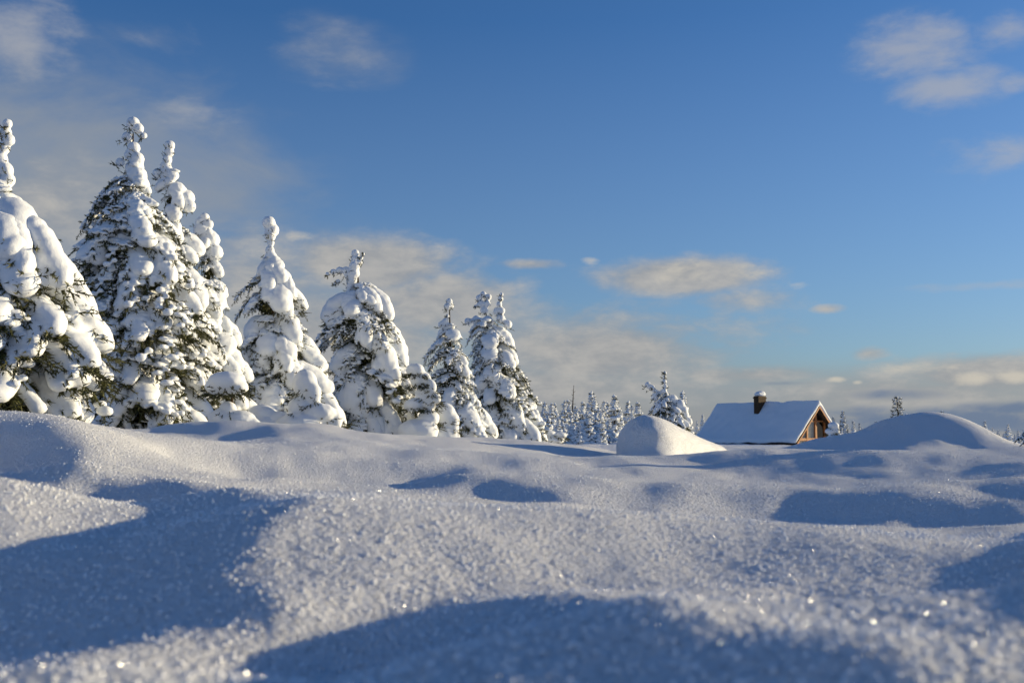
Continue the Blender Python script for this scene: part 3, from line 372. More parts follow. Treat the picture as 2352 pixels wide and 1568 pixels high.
    [-164, -153, -141, -113, -68, -23, 19, 59, 95, 128, 159, 185, 192, 185, 161, 129, 96, 63, 29, -7, -50, -92, -139, -174, -195, -214, -233, -261, -281, -296, -308, -331, -357, -384, -401, -392, -372, -356, -348, -352, -364, -367, -361, -356, -361, -377, -400, -417, -420, -421, -424, -428, -434, -441, -446, -448, -448, -448, -444, -437, -428, -417, -406, -393, -377, -364, -353, -340, -328, -317, -310, -305, -298, -301, -312, -325, -334, -343, -350, -357, -365],
    [-257, -253, -246, -224, -184, -143, -103, -63, -23, 15, 53, 88, 125, 150, 140, 118, 90, 62, 38, 17, -7, -26, -49, -80, -112, -118, -118, -130, -148, -179, -202, -212, -217, -226, -246, -274, -292, -295, -295, -292, -292, -300, -313, -325, -334, -340, -345, -348, -363, -378, -387, -397, -406, -413, -416, -416, -410, -402, -390, -374, -357, -344, -336, -326, -319, -310, -298, -280, -262, -248, -242, -238, -231, -235, -248, -264, -278, -290, -301, -312, -322],
    [-290, -290, -289, -272, -237, -200, -164, -127, -90, -53, -16, 21, 57, 94, 107, 92, 71, 46, 24, 3, -20, -34, -49, -62, -84, -97, -98, -105, -117, -133, -155, -176, -184, -184, -185, -203, -230, -241, -242, -235, -224, -227, -247, -273, -295, -303, -301, -296, -304, -320, -335, -349, -359, -363, -361, -354, -344, -332, -320, -309, -299, -289, -283, -275, -263, -253, -242, -227, -216, -209, -206, -204, -197, -197, -204, -214, -225, -237, -248, -259, -269],
    [-291, -294, -293, -283, -254, -218, -185, -151, -117, -82, -48, -12, 21, 59, 83, 76, 58, 37, 14, -5, -24, -39, -53, -65, -73, -77, -79, -83, -90, -100, -110, -126, -138, -138, -137, -147, -167, -180, -185, -184, -181, -187, -201, -225, -244, -246, -246, -252, -259, -269, -279, -280, -275, -267, -259, -250, -242, -232, -223, -213, -203, -192, -183, -176, -170, -167, -163, -161, -159, -157, -156, -151, -144, -146, -155, -166, -177, -187, -198, -208, -218],
    [-284, -287, -289, -277, -246, -214, -182, -150, -118, -85, -53, -19, 13, 48, 74, 72, 53, 33, 11, -8, -25, -39, -51, -63, -66, -62, -52, -47, -51, -57, -61, -71, -82, -93, -104, -113, -125, -136, -144, -148, -148, -152, -165, -179, -188, -190, -198, -207, -199, -187, -178, -167, -156, -146, -140, -138, -134, -132, -129, -129, -130, -128, -125, -122, -120, -119, -121, -120, -116, -112, -108, -103, -98, -100, -111, -124, -135, -146, -156, -165, -174],
    [-271, -274, -276, -262, -231, -199, -168, -136, -105, -73, -42, -9, 21, 56, 79, 74, 55, 34, 12, -8, -25, -39, -49, -58, -62, -56, -44, -38, -39, -43, -45, -54, -65, -79, -93, -108, -123, -136, -148, -153, -153, -156, -166, -178, -184, -184, -190, -196, -184, -163, -146, -130, -119, -112, -110, -113, -118, -123, -128, -134, -139, -140, -139, -138, -134, -127, -122, -116, -109, -102, -95, -88, -82, -83, -91, -101, -110, -119, -127, -135, -142],
    [-258, -262, -262, -247, -217, -184, -153, -121, -89, -57, -25, 7, 38, 72, 93, 87, 68, 47, 27, 9, -6, -18, -26, -28, -24, -10, 8, 12, 4, -8, -17, -27, -40, -55, -72, -91, -111, -129, -148, -163, -168, -172, -186, -202, -214, -209, -207, -214, -210, -196, -181, -161, -142, -127, -121, -125, -134, -145, -158, -168, -174, -181, -182, -181, -175, -165, -155, -144, -132, -119, -105, -91, -80, -79, -85, -93, -100, -107, -113, -119, -125],
    [-253, -256, -255, -240, -208, -175, -143, -110, -77, -44, -12, 22, 53, 89, 109, 100, 84, 70, 64, 66, 79, 95, 108, 116, 116, 113, 107, 98, 92, 74, 46, 24, 4, -14, -31, -48, -67, -86, -107, -130, -152, -170, -191, -215, -233, -231, -227, -231, -234, -234, -229, -213, -191, -170, -154, -148, -146, -151, -163, -179, -194, -206, -212, -209, -201, -191, -178, -165, -150, -131, -112, -96, -83, -79, -85, -93, -99, -105, -111, -116, -121],
    [-259, -260, -259, -242, -210, -175, -142, -108, -75, -41, -7, 27, 60, 96, 113, 108, 91, 80, 85, 106, 133, 150, 155, 152, 146, 139, 132, 127, 130, 111, 71, 43, 24, 7, -9, -23, -37, -53, -72, -94, -119, -147, -177, -204, -228, -235, -232, -237, -243, -250, -253, -242, -223, -204, -187, -172, -159, -150, -146, -151, -168, -179, -183, -185, -183, -179, -173, -165, -154, -135, -115, -100, -86, -83, -89, -96, -103, -109, -114, -119, -123],
    [-274, -275, -273, -256, -222, -187, -153, -118, -83, -48, -14, 22, 56, 93, 113, 108, 92, 82, 92, 120, 149, 166, 172, 167, 158, 150, 143, 141, 147, 126, 80, 50, 32, 16, 3, -9, -19, -30, -41, -55, -73, -97, -125, -152, -184, -208, -219, -229, -236, -239, -240, -230, -217, -201, -187, -174, -161, -149, -144, -142, -142, -141, -141, -144, -149, -150, -146, -143, -137, -123, -108, -94, -83, -84, -91, -100, -107, -113, -119, -123, -128],
    [-294, -295, -293, -280, -247, -210, -175, -139, -103, -67, -31, 6, 41, 81, 105, 103, 89, 79, 89, 117, 151, 172, 180, 178, 168, 159, 152, 149, 150, 127, 82, 50, 31, 16, 3, -6, -13, -20, -27, -34, -42, -54, -72, -92, -120, -152, -184, -206, -208, -204, -199, -192, -183, -170, -158, -153, -150, -146, -142, -137, -134, -128, -124, -121, -118, -116, -111, -109, -104, -96, -87, -82, -78, -80, -89, -99, -108, -115, -121, -126, -131],
    [-313, -314, -313, -305, -282, -247, -211, -174, -138, -102, -65, -28, 9, 49, 78, 80, 67, 55, 49, 55, 79, 115, 144, 158, 160, 153, 143, 133, 123, 101, 70, 44, 26, 12, 1, -7, -15, -21, -27, -33, -39, -48, -61, -75, -95, -121, -151, -170, -167, -155, -146, -141, -138, -138, -138, -140, -143, -147, -150, -146, -138, -131, -122, -113, -105, -97, -90, -84, -77, -73, -72, -68, -65, -69, -81, -94, -104, -113, -120, -126, -132],
    [-324, -326, -327, -322, -308, -284, -249, -214, -178, -142, -107, -70, -35, 3, 38, 46, 32, 16, -1, -16, -27, -31, -22, 0, 28, 61, 83, 81, 66, 49, 33, 20, 8, -2, -10, -17, -24, -30, -35, -41, -47, -56, -67, -78, -93, -111, -136, -151, -145, -134, -130, -130, -130, -132, -135, -140, -148, -159, -161, -157, -153, -142, -128, -115, -102, -89, -77, -69, -65, -58, -55, -54, -52, -58, -72, -87, -99, -109, -118, -124, -131],
    [-327, -330, -331, -330, -320, -304, -283, -250, -213, -178, -142, -106, -69, -33, 7, 25, 16, 2, -14, -29, -41, -50, -58, -59, -52, -34, -9, 8, 9, 2, -4, -10, -15, -21, -26, -32, -37, -42, -47, -53, -61, -70, -82, -94, -106, -119, -143, -159, -151, -139, -132, -131, -133, -135, -139, -144, -157, -167, -168, -165, -156, -148, -135, -120, -105, -90, -78, -65, -56, -51, -44, -40, -40, -47, -63, -80, -94, -106, -115, -122, -129],
    [-329, -333, -336, -335, -332, -319, -306, -281, -243, -212, -177, -143, -107, -73, -32, -5, -9, -22, -37, -51, -63, -75, -88, -98, -103, -99, -83, -70, -64, -61, -59, -58, -58, -59, -62, -66, -70, -74, -79, -85, -92, -101, -113, -124, -135, -149, -171, -186, -177, -159, -147, -141, -139, -142, -146, -152, -165, -172, -174, -171, -162, -152, -140, -124, -107, -93, -79, -65, -56, -51, -44, -39, -38, -46, -63, -80, -95, -107, -116, -123, -130],
    [-304, -312, -319, -321, -316, -303, -288, -267, -239, -214, -187, -160, -130, -102, -68, -42, -45, -62, -80, -98, -116, -132, -151, -164, -166, -142, -118, -116, -117, -126, -135, -142, -142, -133, -130, -132, -135, -139, -141, -143, -146, -149, -154, -162, -169, -179, -194, -203, -192, -175, -160, -149, -142, -140, -145, -149, -158, -165, -166, -163, -154, -148, -137, -122, -109, -95, -82, -71, -66, -63, -57, -52, -52, -60, -77, -95, -109, -120, -128, -134, -139],
    [-188, -219, -220, -216, -212, -200, -197, -181, -178, -168, -161, -155, -146, -145, -128, -130, -138, -146, -157, -166, -178, -182, -198, -194, -205, -168, -181, -175, -186, -191, -199, -203, -199, -190, -192, -187, -191, -186, -188, -183, -184, -178, -180, -179, -180, -179, -183, -178, -167, -166, -153, -151, -141, -144, -143, -142, -147, -141, -145, -137, -135, -134, -126, -122, -120, -115, -113, -111, -116, -116, -115, -120, -121, -132, -142, -149, -157, -163, -167, -170, -188],
]
CREST = np.array([  # u, height, distance of the last crest before the plain
    (-900, .22, 8.5), (-300, .25, 8.5), (0, .20, 8.6), (100, .19, 8.9), (200, .15, 9.6), (300, .05, 11), (400, -.02, 12), (500, -.05, 13), (700, -.05, 15), (850, .03, 17), (1000, .0, 17.5),
    (1200, -.04, 17.5), (1320, -.09, 17), (1450, -.26, 16), (1590, -.43, 15), (1750, -.33, 15), (1900, -.285, 16), (2100, -.26, 16), (2352, -.36, 15), (2700, -.38, 15), (3400, -.4, 15)])
_cu = np.arange(-3600, 6000, 10.0)
_ck = np.exp(-np.linspace(-3, 3, 61) ** 2 / 2); _ck /= _ck.sum()      # 100 px wide smoothing of the crest line
_cz = np.convolve(np.pad(np.interp(_cu, CREST[:, 0], CREST[:, 1]), 30, 'edge'), _ck, 'valid')
_cy = np.convolve(np.pad(np.interp(_cu, CREST[:, 0], CREST[:, 2]), 30, 'edge'), _ck, 'valid')
_RZ = np.array(RELIEF, np.float64) / 10000.0
_RNW, _RNU = _RZ.shape
_RU0, _RDU, _RW0, _RDW = -400.0, 40.0, 1.35 ** -.5, (25.0 ** -.5 - 1.35 ** -.5) / (_RNW - 1)


def _cubic(f):
    return (((-.5 * f + 1) * f - .5) * f, (1.5 * f - 2.5) * f * f + 1, ((-1.5 * f + 2) * f + .5) * f, (.5 * f - .5) * f * f)


def relief(X, Y):
    """height of the shaped snow relief and its weight (0 outside its grid)"""
    Yp = np.maximum(Y, .3)
    u = 1176 + 2522 * X / Yp
    fu = (u - _RU0) / _RDU; fw = (Yp ** -.5 - _RW0) / _RDW
    iu = np.clip(np.floor(fu).astype(int), 1, _RNU - 3); iw = np.clip(np.floor(fw).astype(int), 1, _RNW - 3)
    cu = _cubic(np.clip(fu - iu, 0, 1)); cw = _cubic(np.clip(fw - iw, 0, 1))
    z = 0
    for a in range(4):
        for b in range(4):
            z = z + cw[a] * cu[b] * _RZ[iw - 1 + a, iu - 1 + b]
    def sm(t): t = np.clip(t, 0, 1); return t * t * (3 - 2 * t)
    wgt = sm((fu - 1) / 6) * sm((_RNU - 2 - fu) / 6) * sm((fw - .5) / 3) * sm((_RNW - 1.5 - fw) / 9) * (Y > .4)
    return z * Yp, wgt


# drifts and hollows: u, distance, height, width across, width in depth, rotation
DRIFTS = [
    (1770, 72.0, -.13, 4.0, 2.5, 50),
]


def base_height(X, Y):
    r = np.sqrt(X * X + Y * Y) + 1e-6
    Yp = np.maximum(Y, 0.05)
    u = np.where(Y > 0.05, 1176 + 2522 * np.clip(X / Yp, -2, 2), 1176 + 2522 * 2 * np.sign(X))
    zc = np.interp(u, _cu, _cz)
    yc = np.interp(u, _cu, _cy)
    d = np.where(Y > 0, Y, 0.0) * 0.6 + r * 0.4
    t = np.clip((d - 2.5) / (yc - 2.5), 0, 1)
    near = -.44 + (zc + .44) * (t * t * (3 - 2 * t))
    t2 = np.clip((d - yc) / 7.0, 0, 1)
    far = zc + (-.47 - zc) * (t2 * t2 * (3 - 2 * t2))
    return np.where(d < yc, near, far)


def mound(X, Y):
    """the big dome-shaped drift right of the cabin: long ramp on its left, steep on its right"""
    D = 20.0
    u = 1176 + 2522 * X / D
    prof = sum(np.interp(u + d, [1500, 1640, 1760, 1880, 1983, 2024, 2065, 2126, 2167, 2198, 2228, 2249, 2290, 2351, 2500, 2650],
                         [0, .05, .18, .38, .53, .69, .82, .88, .865, .79, .64, .43, .28, .18, .05, 0]) for d in (-16, 0, 16)) / 3 * .94
    w = np.where(Y < D, 1.5, 2.5)
    return prof * np.exp(-((Y - D) / w) ** 2)


def height(X, Y, detail=True):
    X = np.asarray(X, np.float64); Y = np.asarray(Y, np.float64)
    z = base_height(X, Y)
    zr, wr = relief(X, Y)
    z = z + (zr - z) * wr
    for (u, D, A, sx, sy, rot) in DRIFTS:
        x0 = (u - 1176) / 2522 * D
        ca, sa = math.cos(R(rot)), math.sin(R(rot))
        dx, dy = X - x0, Y - D
        p, q = dx * ca + dy * sa, -dx * sa + dy * ca
        z = z + A * np.exp(-(p / sx) ** 2 * .5 - (q / sy) ** 2 * .5)
    r = np.sqrt(X * X + Y * Y)
    z = z + (1 - wr) * .07 * noise2(X * .75, Y * .6, 3) + .034 * noise2(X * 1.15, Y * .85, 4) * np.clip((r - 3) / 4, 0, 1) + .016 * noise2(X * 2.1, Y * 1.5, 5) + .008 * noise2(X * 4.1, Y * 3.0, 6)
    z = z + mound(X, Y)
    z = z + np.clip((r - 30) / 200, 0, 1) * .25 * noise2(X * .02, Y * .02, 9)
    return z


def grain(X, Y):
    """crumbs of the powder; each size stops where the sheet is too coarse to hold it"""
    r = np.sqrt(X * X + Y * Y)
    g = .0030 * noise2(X * 12, Y * 12, 21) * np.clip((6.0 - r) / 2, 0, 1)
    g = g + .0030 * noise2(X * 30, Y * 30, 22) * np.clip((3.9 - r) / 1.2, 0, 1)
    g = g + .0034 * noise2(X * 62, Y * 62, 23) * np.clip((2.9 - r) / .9, 0, 1)
    return g


def build_ground():
    half = R(29)
    A1 = np.linspace(-half, half, GRID_U)
    step = 2 * half / GRID_U
    side = []
    a, s = half, step
    while a < math.pi - .02:
        s = min(s * 1.12, R(4)); a += s
        if a < math.pi - .02: side.append(a)
    side = np.array(side)
    ANG = np.concatenate([-side[::-1], A1, side])
    inv = np.linspace(1 / 1.25, 1 / 13.0, GRID_N)                     # even spacing as the eye looks over flat snow
    r1 = 1 / inv
    far = np.exp(np.linspace(math.log(13.0), math.log(45), 190))[1:]
    far2 = np.exp(np.linspace(math.log(45), math.log(9000), 60))[1:]
    RR = np.concatenate([[0.25, 0.6, 0.95], r1, far, far2])
    na, nr = len(ANG), len(RR)
    X = np.sin(ANG)[None, :] * RR[:, None]
    Y = np.cos(ANG)[None, :] * RR[:, None]
    Z = height(X, Y) + grain(X, Y)
    Z[RR < 1.2] = np.minimum(Z[RR < 1.2], -.36)
    V = np.stack([X, Y, Z], -1).reshape(-1, 3)
    i = np.arange(nr - 1)[:, None]; j = np.arange(na)[None, :]
    jn = (j + 1) % na
    F = np.stack([i * na + j, i * na + jn, (i + 1) * na + jn, (i + 1) * na + j], -1).reshape(-1, 4)[:, ::-1]
    me = mesh_np('snow_ground', V, F, M_GROUND)
    o = link('snow_ground', me)
    return tag(o, 'rolling untouched powder snow in blue shade and low sun', 'snow', kind='structure')


GRID_U, GRID_N = 940, 520
build_ground()

# ------------------------------------------------------------------ more materials
def plain(name, rgb, rough=0.7, vary=0.25, scale=9.0, spec=0.3, bump=0.0):
    m, g, bs = mat_new(name)
    tc = g.new('ShaderNodeTexCoord')
    n = g.noise(tc.outputs['Object'], scale, 5)
    lo = tuple(c * (1 - vary) for c in rgb); hi = tuple(c * (1 + vary) for c in rgb)
    g.put(bs.inputs['Base Color'], g.mix(g.ramp(n, .3, .7), (*lo, 1), (*hi, 1)))
    bs.inputs['Roughness'].default_value = rough
    bs.inputs['Specular IOR Level'].default_value = spec
    if bump:
        b = g.new('ShaderNodeBump'); b.inputs['Distance'].default_value = bump
        g.put(b.inputs['Height'], n); g.put(bs.inputs['Normal'], b.outputs[0])
    return m


M_NEEDLE = plain('needles', (0.060, 0.062, 0.018), 0.6, 0.55, 14)
M_BARK = plain('bark', (0.075, 0.055, 0.038), 0.9, 0.4, 30, 0.1, 0.01)
M_FARNEEDLE = plain('far_needles', (0.040, 0.052, 0.034), 0.7, 0.4, 6)

# ------------------------------------------------------------------ snow-laden tree prototypes
_ico = {}


def ico(sub):
    if sub not in _ico:
        bm = bmesh.new(); bmesh.ops.create_icosphere(bm, subdivisions=sub, radius=1.0)
        bm.verts.index_update()
        _ico[sub] = (np.array([v.co[:] for v in bm.verts]), np.array([[v.index for v in f.verts] for f in bm.faces]))
        bm.free()
    return _ico[sub]


def balls(name, blobs, sub=2, mat=None):
    """separate ellipsoids joined into one mesh; blob = (x, y, z, rx, ry, rz)"""
    v0, f0 = ico(sub)
    V, F = [], []
    for k, b in enumerate(blobs):
        V.append(v0 * np.array(b[3:6]) + np.array(b[:3])); F.append(f0 + k * len(v0))
    return mesh_np(name, np.concatenate(V), np.concatenate(F), mat)


def fuse(name, blobs, voxel, mat, smooth=4, bump=0.0, bscale=8.0, seed=0):
    """snow lying as one mass: ellipsoids remeshed to a single skin and softened"""
    src = balls(name + '_src', blobs, 2)
    o = bpy.data.objects.new('tmp', src); COL.objects.link(o)
    m = o.modifiers.new('r', 'REMESH'); m.mode = 'VOXEL'; m.voxel_size = voxel; m.use_smooth_shade = True
    s = o.modifiers.new('s', 'SMOOTH'); s.factor = 0.5; s.iterations = smooth
    dg = bpy.context.evaluated_depsgraph_get()
    me = bpy.data.meshes.new_from_object(o.evaluated_get(dg))
    bpy.data.objects.remove(o); bpy.data.meshes.remove(src)
    me.name = name
    if bump:
        n = len(me.vertices)
        co = np.empty(n * 3, np.float32); me.vertices.foreach_get('co', co); co = co.reshape(-1, 3).astype(np.float64)
        nr = np.empty(n * 3, np.float32); me.vertices.foreach_get('normal', nr); nr = nr.reshape(-1, 3)
        d = noise2(co[:, 0] * bscale + co[:, 2] * bscale * .7, co[:, 1] * bscale - co[:, 2] * bscale * .6, seed) \
            + .4 * noise2(co[:, 0] * bscale * 2.3 + co[:, 2] * 9, co[:, 1] * bscale * 2.3 - co[:, 2] * 11, seed + 5)
        co = co + nr * (bump * d)[:, None]
        me.vertices.foreach_set('co', co.astype(np.float32).ravel())
    me.materials.clear(); me.materials.append(mat)
    me.polygons.foreach_set('use_smooth', np.ones(len(me.polygons), bool))
    me.update()
    return me


class Blades:
    """collects thin needle triangles and twig prisms"""
    def __init__(self):
        self.V, self.F, self.n = [], [], 0

    def needle(self, p, d, w):
        d = np.asarray(d); L = np.linalg.norm(d) + 1e-9
        s = np.cross(d, np.random.normal(size=3)); s = s / (np.linalg.norm(s) + 1e-9) * w
        self.V += [p - s, p + s, p + d]; self.F.append((self.n, self.n + 1, self.n + 2)); self.n += 3

    def twig(self, p, q, r0, r1, k=3):
        p, q = np.asarray(p, float), np.asarray(q, float)
        d = q - p; L = np.linalg.norm(d) + 1e-9; d = d / L
        a = np.cross(d, (0.3, 0.2, 0.93)); a /= np.linalg.norm(a) + 1e-9; b = np.cross(d, a)
        base = self.n
        for (c, r) in ((p, r0), (q, r1)):
            for i in range(k):
                t = 2 * math.pi * i / k
                self.V.append(c + (a * math.cos(t) + b * math.sin(t)) * r)
        for i in range(k):
            j = (i + 1) % k
            self.F += [(base + i, base + j, base + k + j), (base + i, base + k + j, base + k + i)]
        self.n += 2 * k

    def spray(self, p, d, L, n, ln, w):
        """a twig set with needles pointing forward"""
        p = np.asarray(p, float); d = np.asarray(d, float); d = d / (np.linalg.norm(d) + 1e-9)
        self.twig(p, p + d * L, w * .55, w * .3)
        for i in range(n):
            t = (i + .5) / n
            nd = d * .75 + np.random.normal(size=3) * .5
            self.needle(p + d * L * t, nd / (np.linalg.norm(nd) + 1e-9) * ln * random.uniform(.7, 1.2), w)

    def mesh(self, name, mat):
        return mesh_np(name, np.array(self.V), np.array(self.F), mat, smooth=False)


def path_pt(t, drop, up=.16, side=0.0):
    return np.array([t * (1 - .12 * t * t), side * t * t, up * t - (drop + up) * t * t])


def heavy_branch(rr, drop, seed):
    """a bough bent down under one thick load of snow; reach 1 along +X"""
    random.seed(seed); np.random.seed(seed)
    side = random.uniform(-.15, .15)
    blobs, B = [], Blades()
    pts = [path_pt(t, drop, side=side) for t in np.linspace(0, 1, 9)]
    for a, b in zip(pts[:-1], pts[1:]): B.twig(a, b, .022, .018, 4)
    n = 15
    for i in range(n):
        t = .33 + .64 * i / (n - 1)
        f = (.62 + .5 * math.sin(math.pi * min(1, (t - .1) * .85))) * random.uniform(.93, 1.06)
        r = rr * f
        p = path_pt(t, drop, side=side)
        blobs.append((p[0], p[1] + random.uniform(-.2, .2) * rr, p[2] + r * .6, r * .95, r * 1.02, r * .72))
    fingers = []
    for k in range(random.choice((2, 3, 3, 4))):
        t0 = random.uniform(.28, .75); sg = 1 if k % 2 == 0 else -1
        ang = sg * R(random.uniform(22, 55)); ln = random.uniform(.22, .40)
        p0 = path_pt(t0, drop, side=side); p1 = path_pt(min(1, t0 + .1), drop, side=side)
        d = (p1 - p0) / (np.linalg.norm(p1 - p0) + 1e-9)
        d = np.array([d[0] * math.cos(ang) - d[1] * math.sin(ang), d[0] * math.sin(ang) + d[1] * math.cos(ang), d[2] - .15])
        fingers.append((p0, d, ln))
        m = 7
        for i in range(m):
            s = (i + .6) / m
            p = p0 + d * ln * s + np.array([0, 0, -.25 * ln * s * s])
            r = rr * random.uniform(.58, .70)
            blobs.append((p[0], p[1], p[2] + r * .5, r, r, r * .8))
    # needles that show under the load
    for i in range(84):
        t = random.uniform(.10, 1.0)
        p = path_pt(t, drop, side=side) + np.random.normal(size=3) * np.array([.02, rr * .55, .01])
        d = np.array([.6, random.uniform(-.9, .9), random.uniform(-1.0, .0)])
        B.spray(p + np.array([0, 0, -.02]), d, random.uniform(.12, .30), 16, .06, .0085)
    for (p0, d, ln) in fingers:
        for i in range(9):
            s = random.random()
            p = p0 + d * ln * s + np.array([0, 0, -.25 * ln * s * s - .01])
            B.spray(p, d + np.random.normal(size=3) * .5 + np.array([0, 0, -.4]), random.uniform(.07, .15), 12, .055, .0075)
    return (B.mesh('bough', M_NEEDLE), fuse('bough_snow', blobs, max(.020, rr * .15), M_LOAD, 4, rr * .07, 5.0 / (rr * 4), seed))


def light_branch(drop, seed, fat=1.0):
    """a bough whose twigs each carry a small pat of snow"""
    random.seed(seed); np.random.seed(seed)
    side = random.uniform(-.2, .2)
    blobs, B = [], Blades()
    pts = [path_pt(t, drop, side=side) for t in np.linspace(0, 1, 9)]
    for a, b in zip(pts[:-1], pts[1:]): B.twig(a, b, .018, .014, 4)
    for k in range(15):
        t0 = .12 + .86 * k / 14; sg = 1 if k % 2 else -1
        ang = sg * R(random.uniform(30, 62)) if k < 14 else 0
        ln = (.50 * (1 - .72 * t0) + .05) * random.uniform(.75, 1.15)
        p0 = path_pt(t0, drop, side=side); p1 = path_pt(min(1.05, t0 + .1), drop, side=side)
        d = (p1 - p0) / (np.linalg.norm(p1 - p0) + 1e-9)
        d = np.array([d[0] * math.cos(ang) - d[1] * math.sin(ang), d[0] * math.sin(ang) + d[1] * math.cos(ang), d[2] * .8 + random.uniform(-.1, .15)])
        m = max(3, int(ln / .06))
        for i in range(m):
            s = (i + .3) / m
            p = p0 + d * ln * s + np.array([0, 0, -.3 * ln * s * s])
            B.spray(p, d + np.random.normal(size=3) * .35 + np.array([0, 0, -.15]), .10, 11, .055, .008)
            if random.random() < .58:
                r = fat * random.uniform(.026, .046)
                ax = abs(d) / (np.linalg.norm(d) + 1e-9)
                e = .55 * r * ax
                blobs.append((p[0], p[1], p[2] + r * .75, r + e[0] * 1.3, r + e[1] * 1.3, r * .8))
    return (B.mesh('twiggy_bough', M_NEEDLE), fuse('twiggy_bough_snow', blobs, .019, M_LOAD, 2, .008, 14, seed))


random.seed(5); np.random.seed(5)
HEAVY = []                     # (rr, drop, bough mesh, snow mesh)
for i, (rr, dr) in enumerate([(.11, .35), (.13, .65), (.15, .3), (.17, .55), (.19, .45), (.22, .75), (.22, .38), (.27, .6), (.33, .5), (.42, .6)]):
    a, b = heavy_branch(rr, dr, 100 + i); HEAVY.append((rr, dr, a, b))
LIGHT = []
for i, (dr, fat) in enumerate([(.30, 1.0), (.5, 1.3), (.65, 1.0), (.42, 1.7), (.2, 1.2)]):
    a, b = light_branch(dr, 200 + i, fat); LIGHT.append((dr, a, b))


def core_mesh(seed):
    """dark inner needles of a spruce, unit height, unit radius"""
    random.seed(seed); np.random.seed(seed)
    B = Blades()
    for i in range(1500):
        h = 1 - math.sqrt(random.random()); h = h * .93
        a = random.uniform(0, 2 * math.pi); r = (1 - h) * .62 * math.sqrt(random.random())
        p = np.array([r * math.cos(a), r * math.sin(a), h])
        d = np.array([math.cos(a), math.sin(a), random.uniform(-.25, .05)])
        B.spray(p, d * np.array([1, 1, .4]), .10, 5, .075, .012)
    return B.mesh('inner_needles', M_NEEDLE)


CORES = [core_mesh(31), core_mesh(32)]


def trunk_mesh(name, pts, r0, r1, k=8):
    B = Blades()
    n = len(pts) - 1
    for i in range(n):
        B.twig(pts[i], pts[i + 1], r0 + (r1 - r0) * i / n, r0 + (r1 - r0) * (i + 1) / n, k)
    return mesh_np(name, np.array(B.V), np.array(B.F), M_BARK)


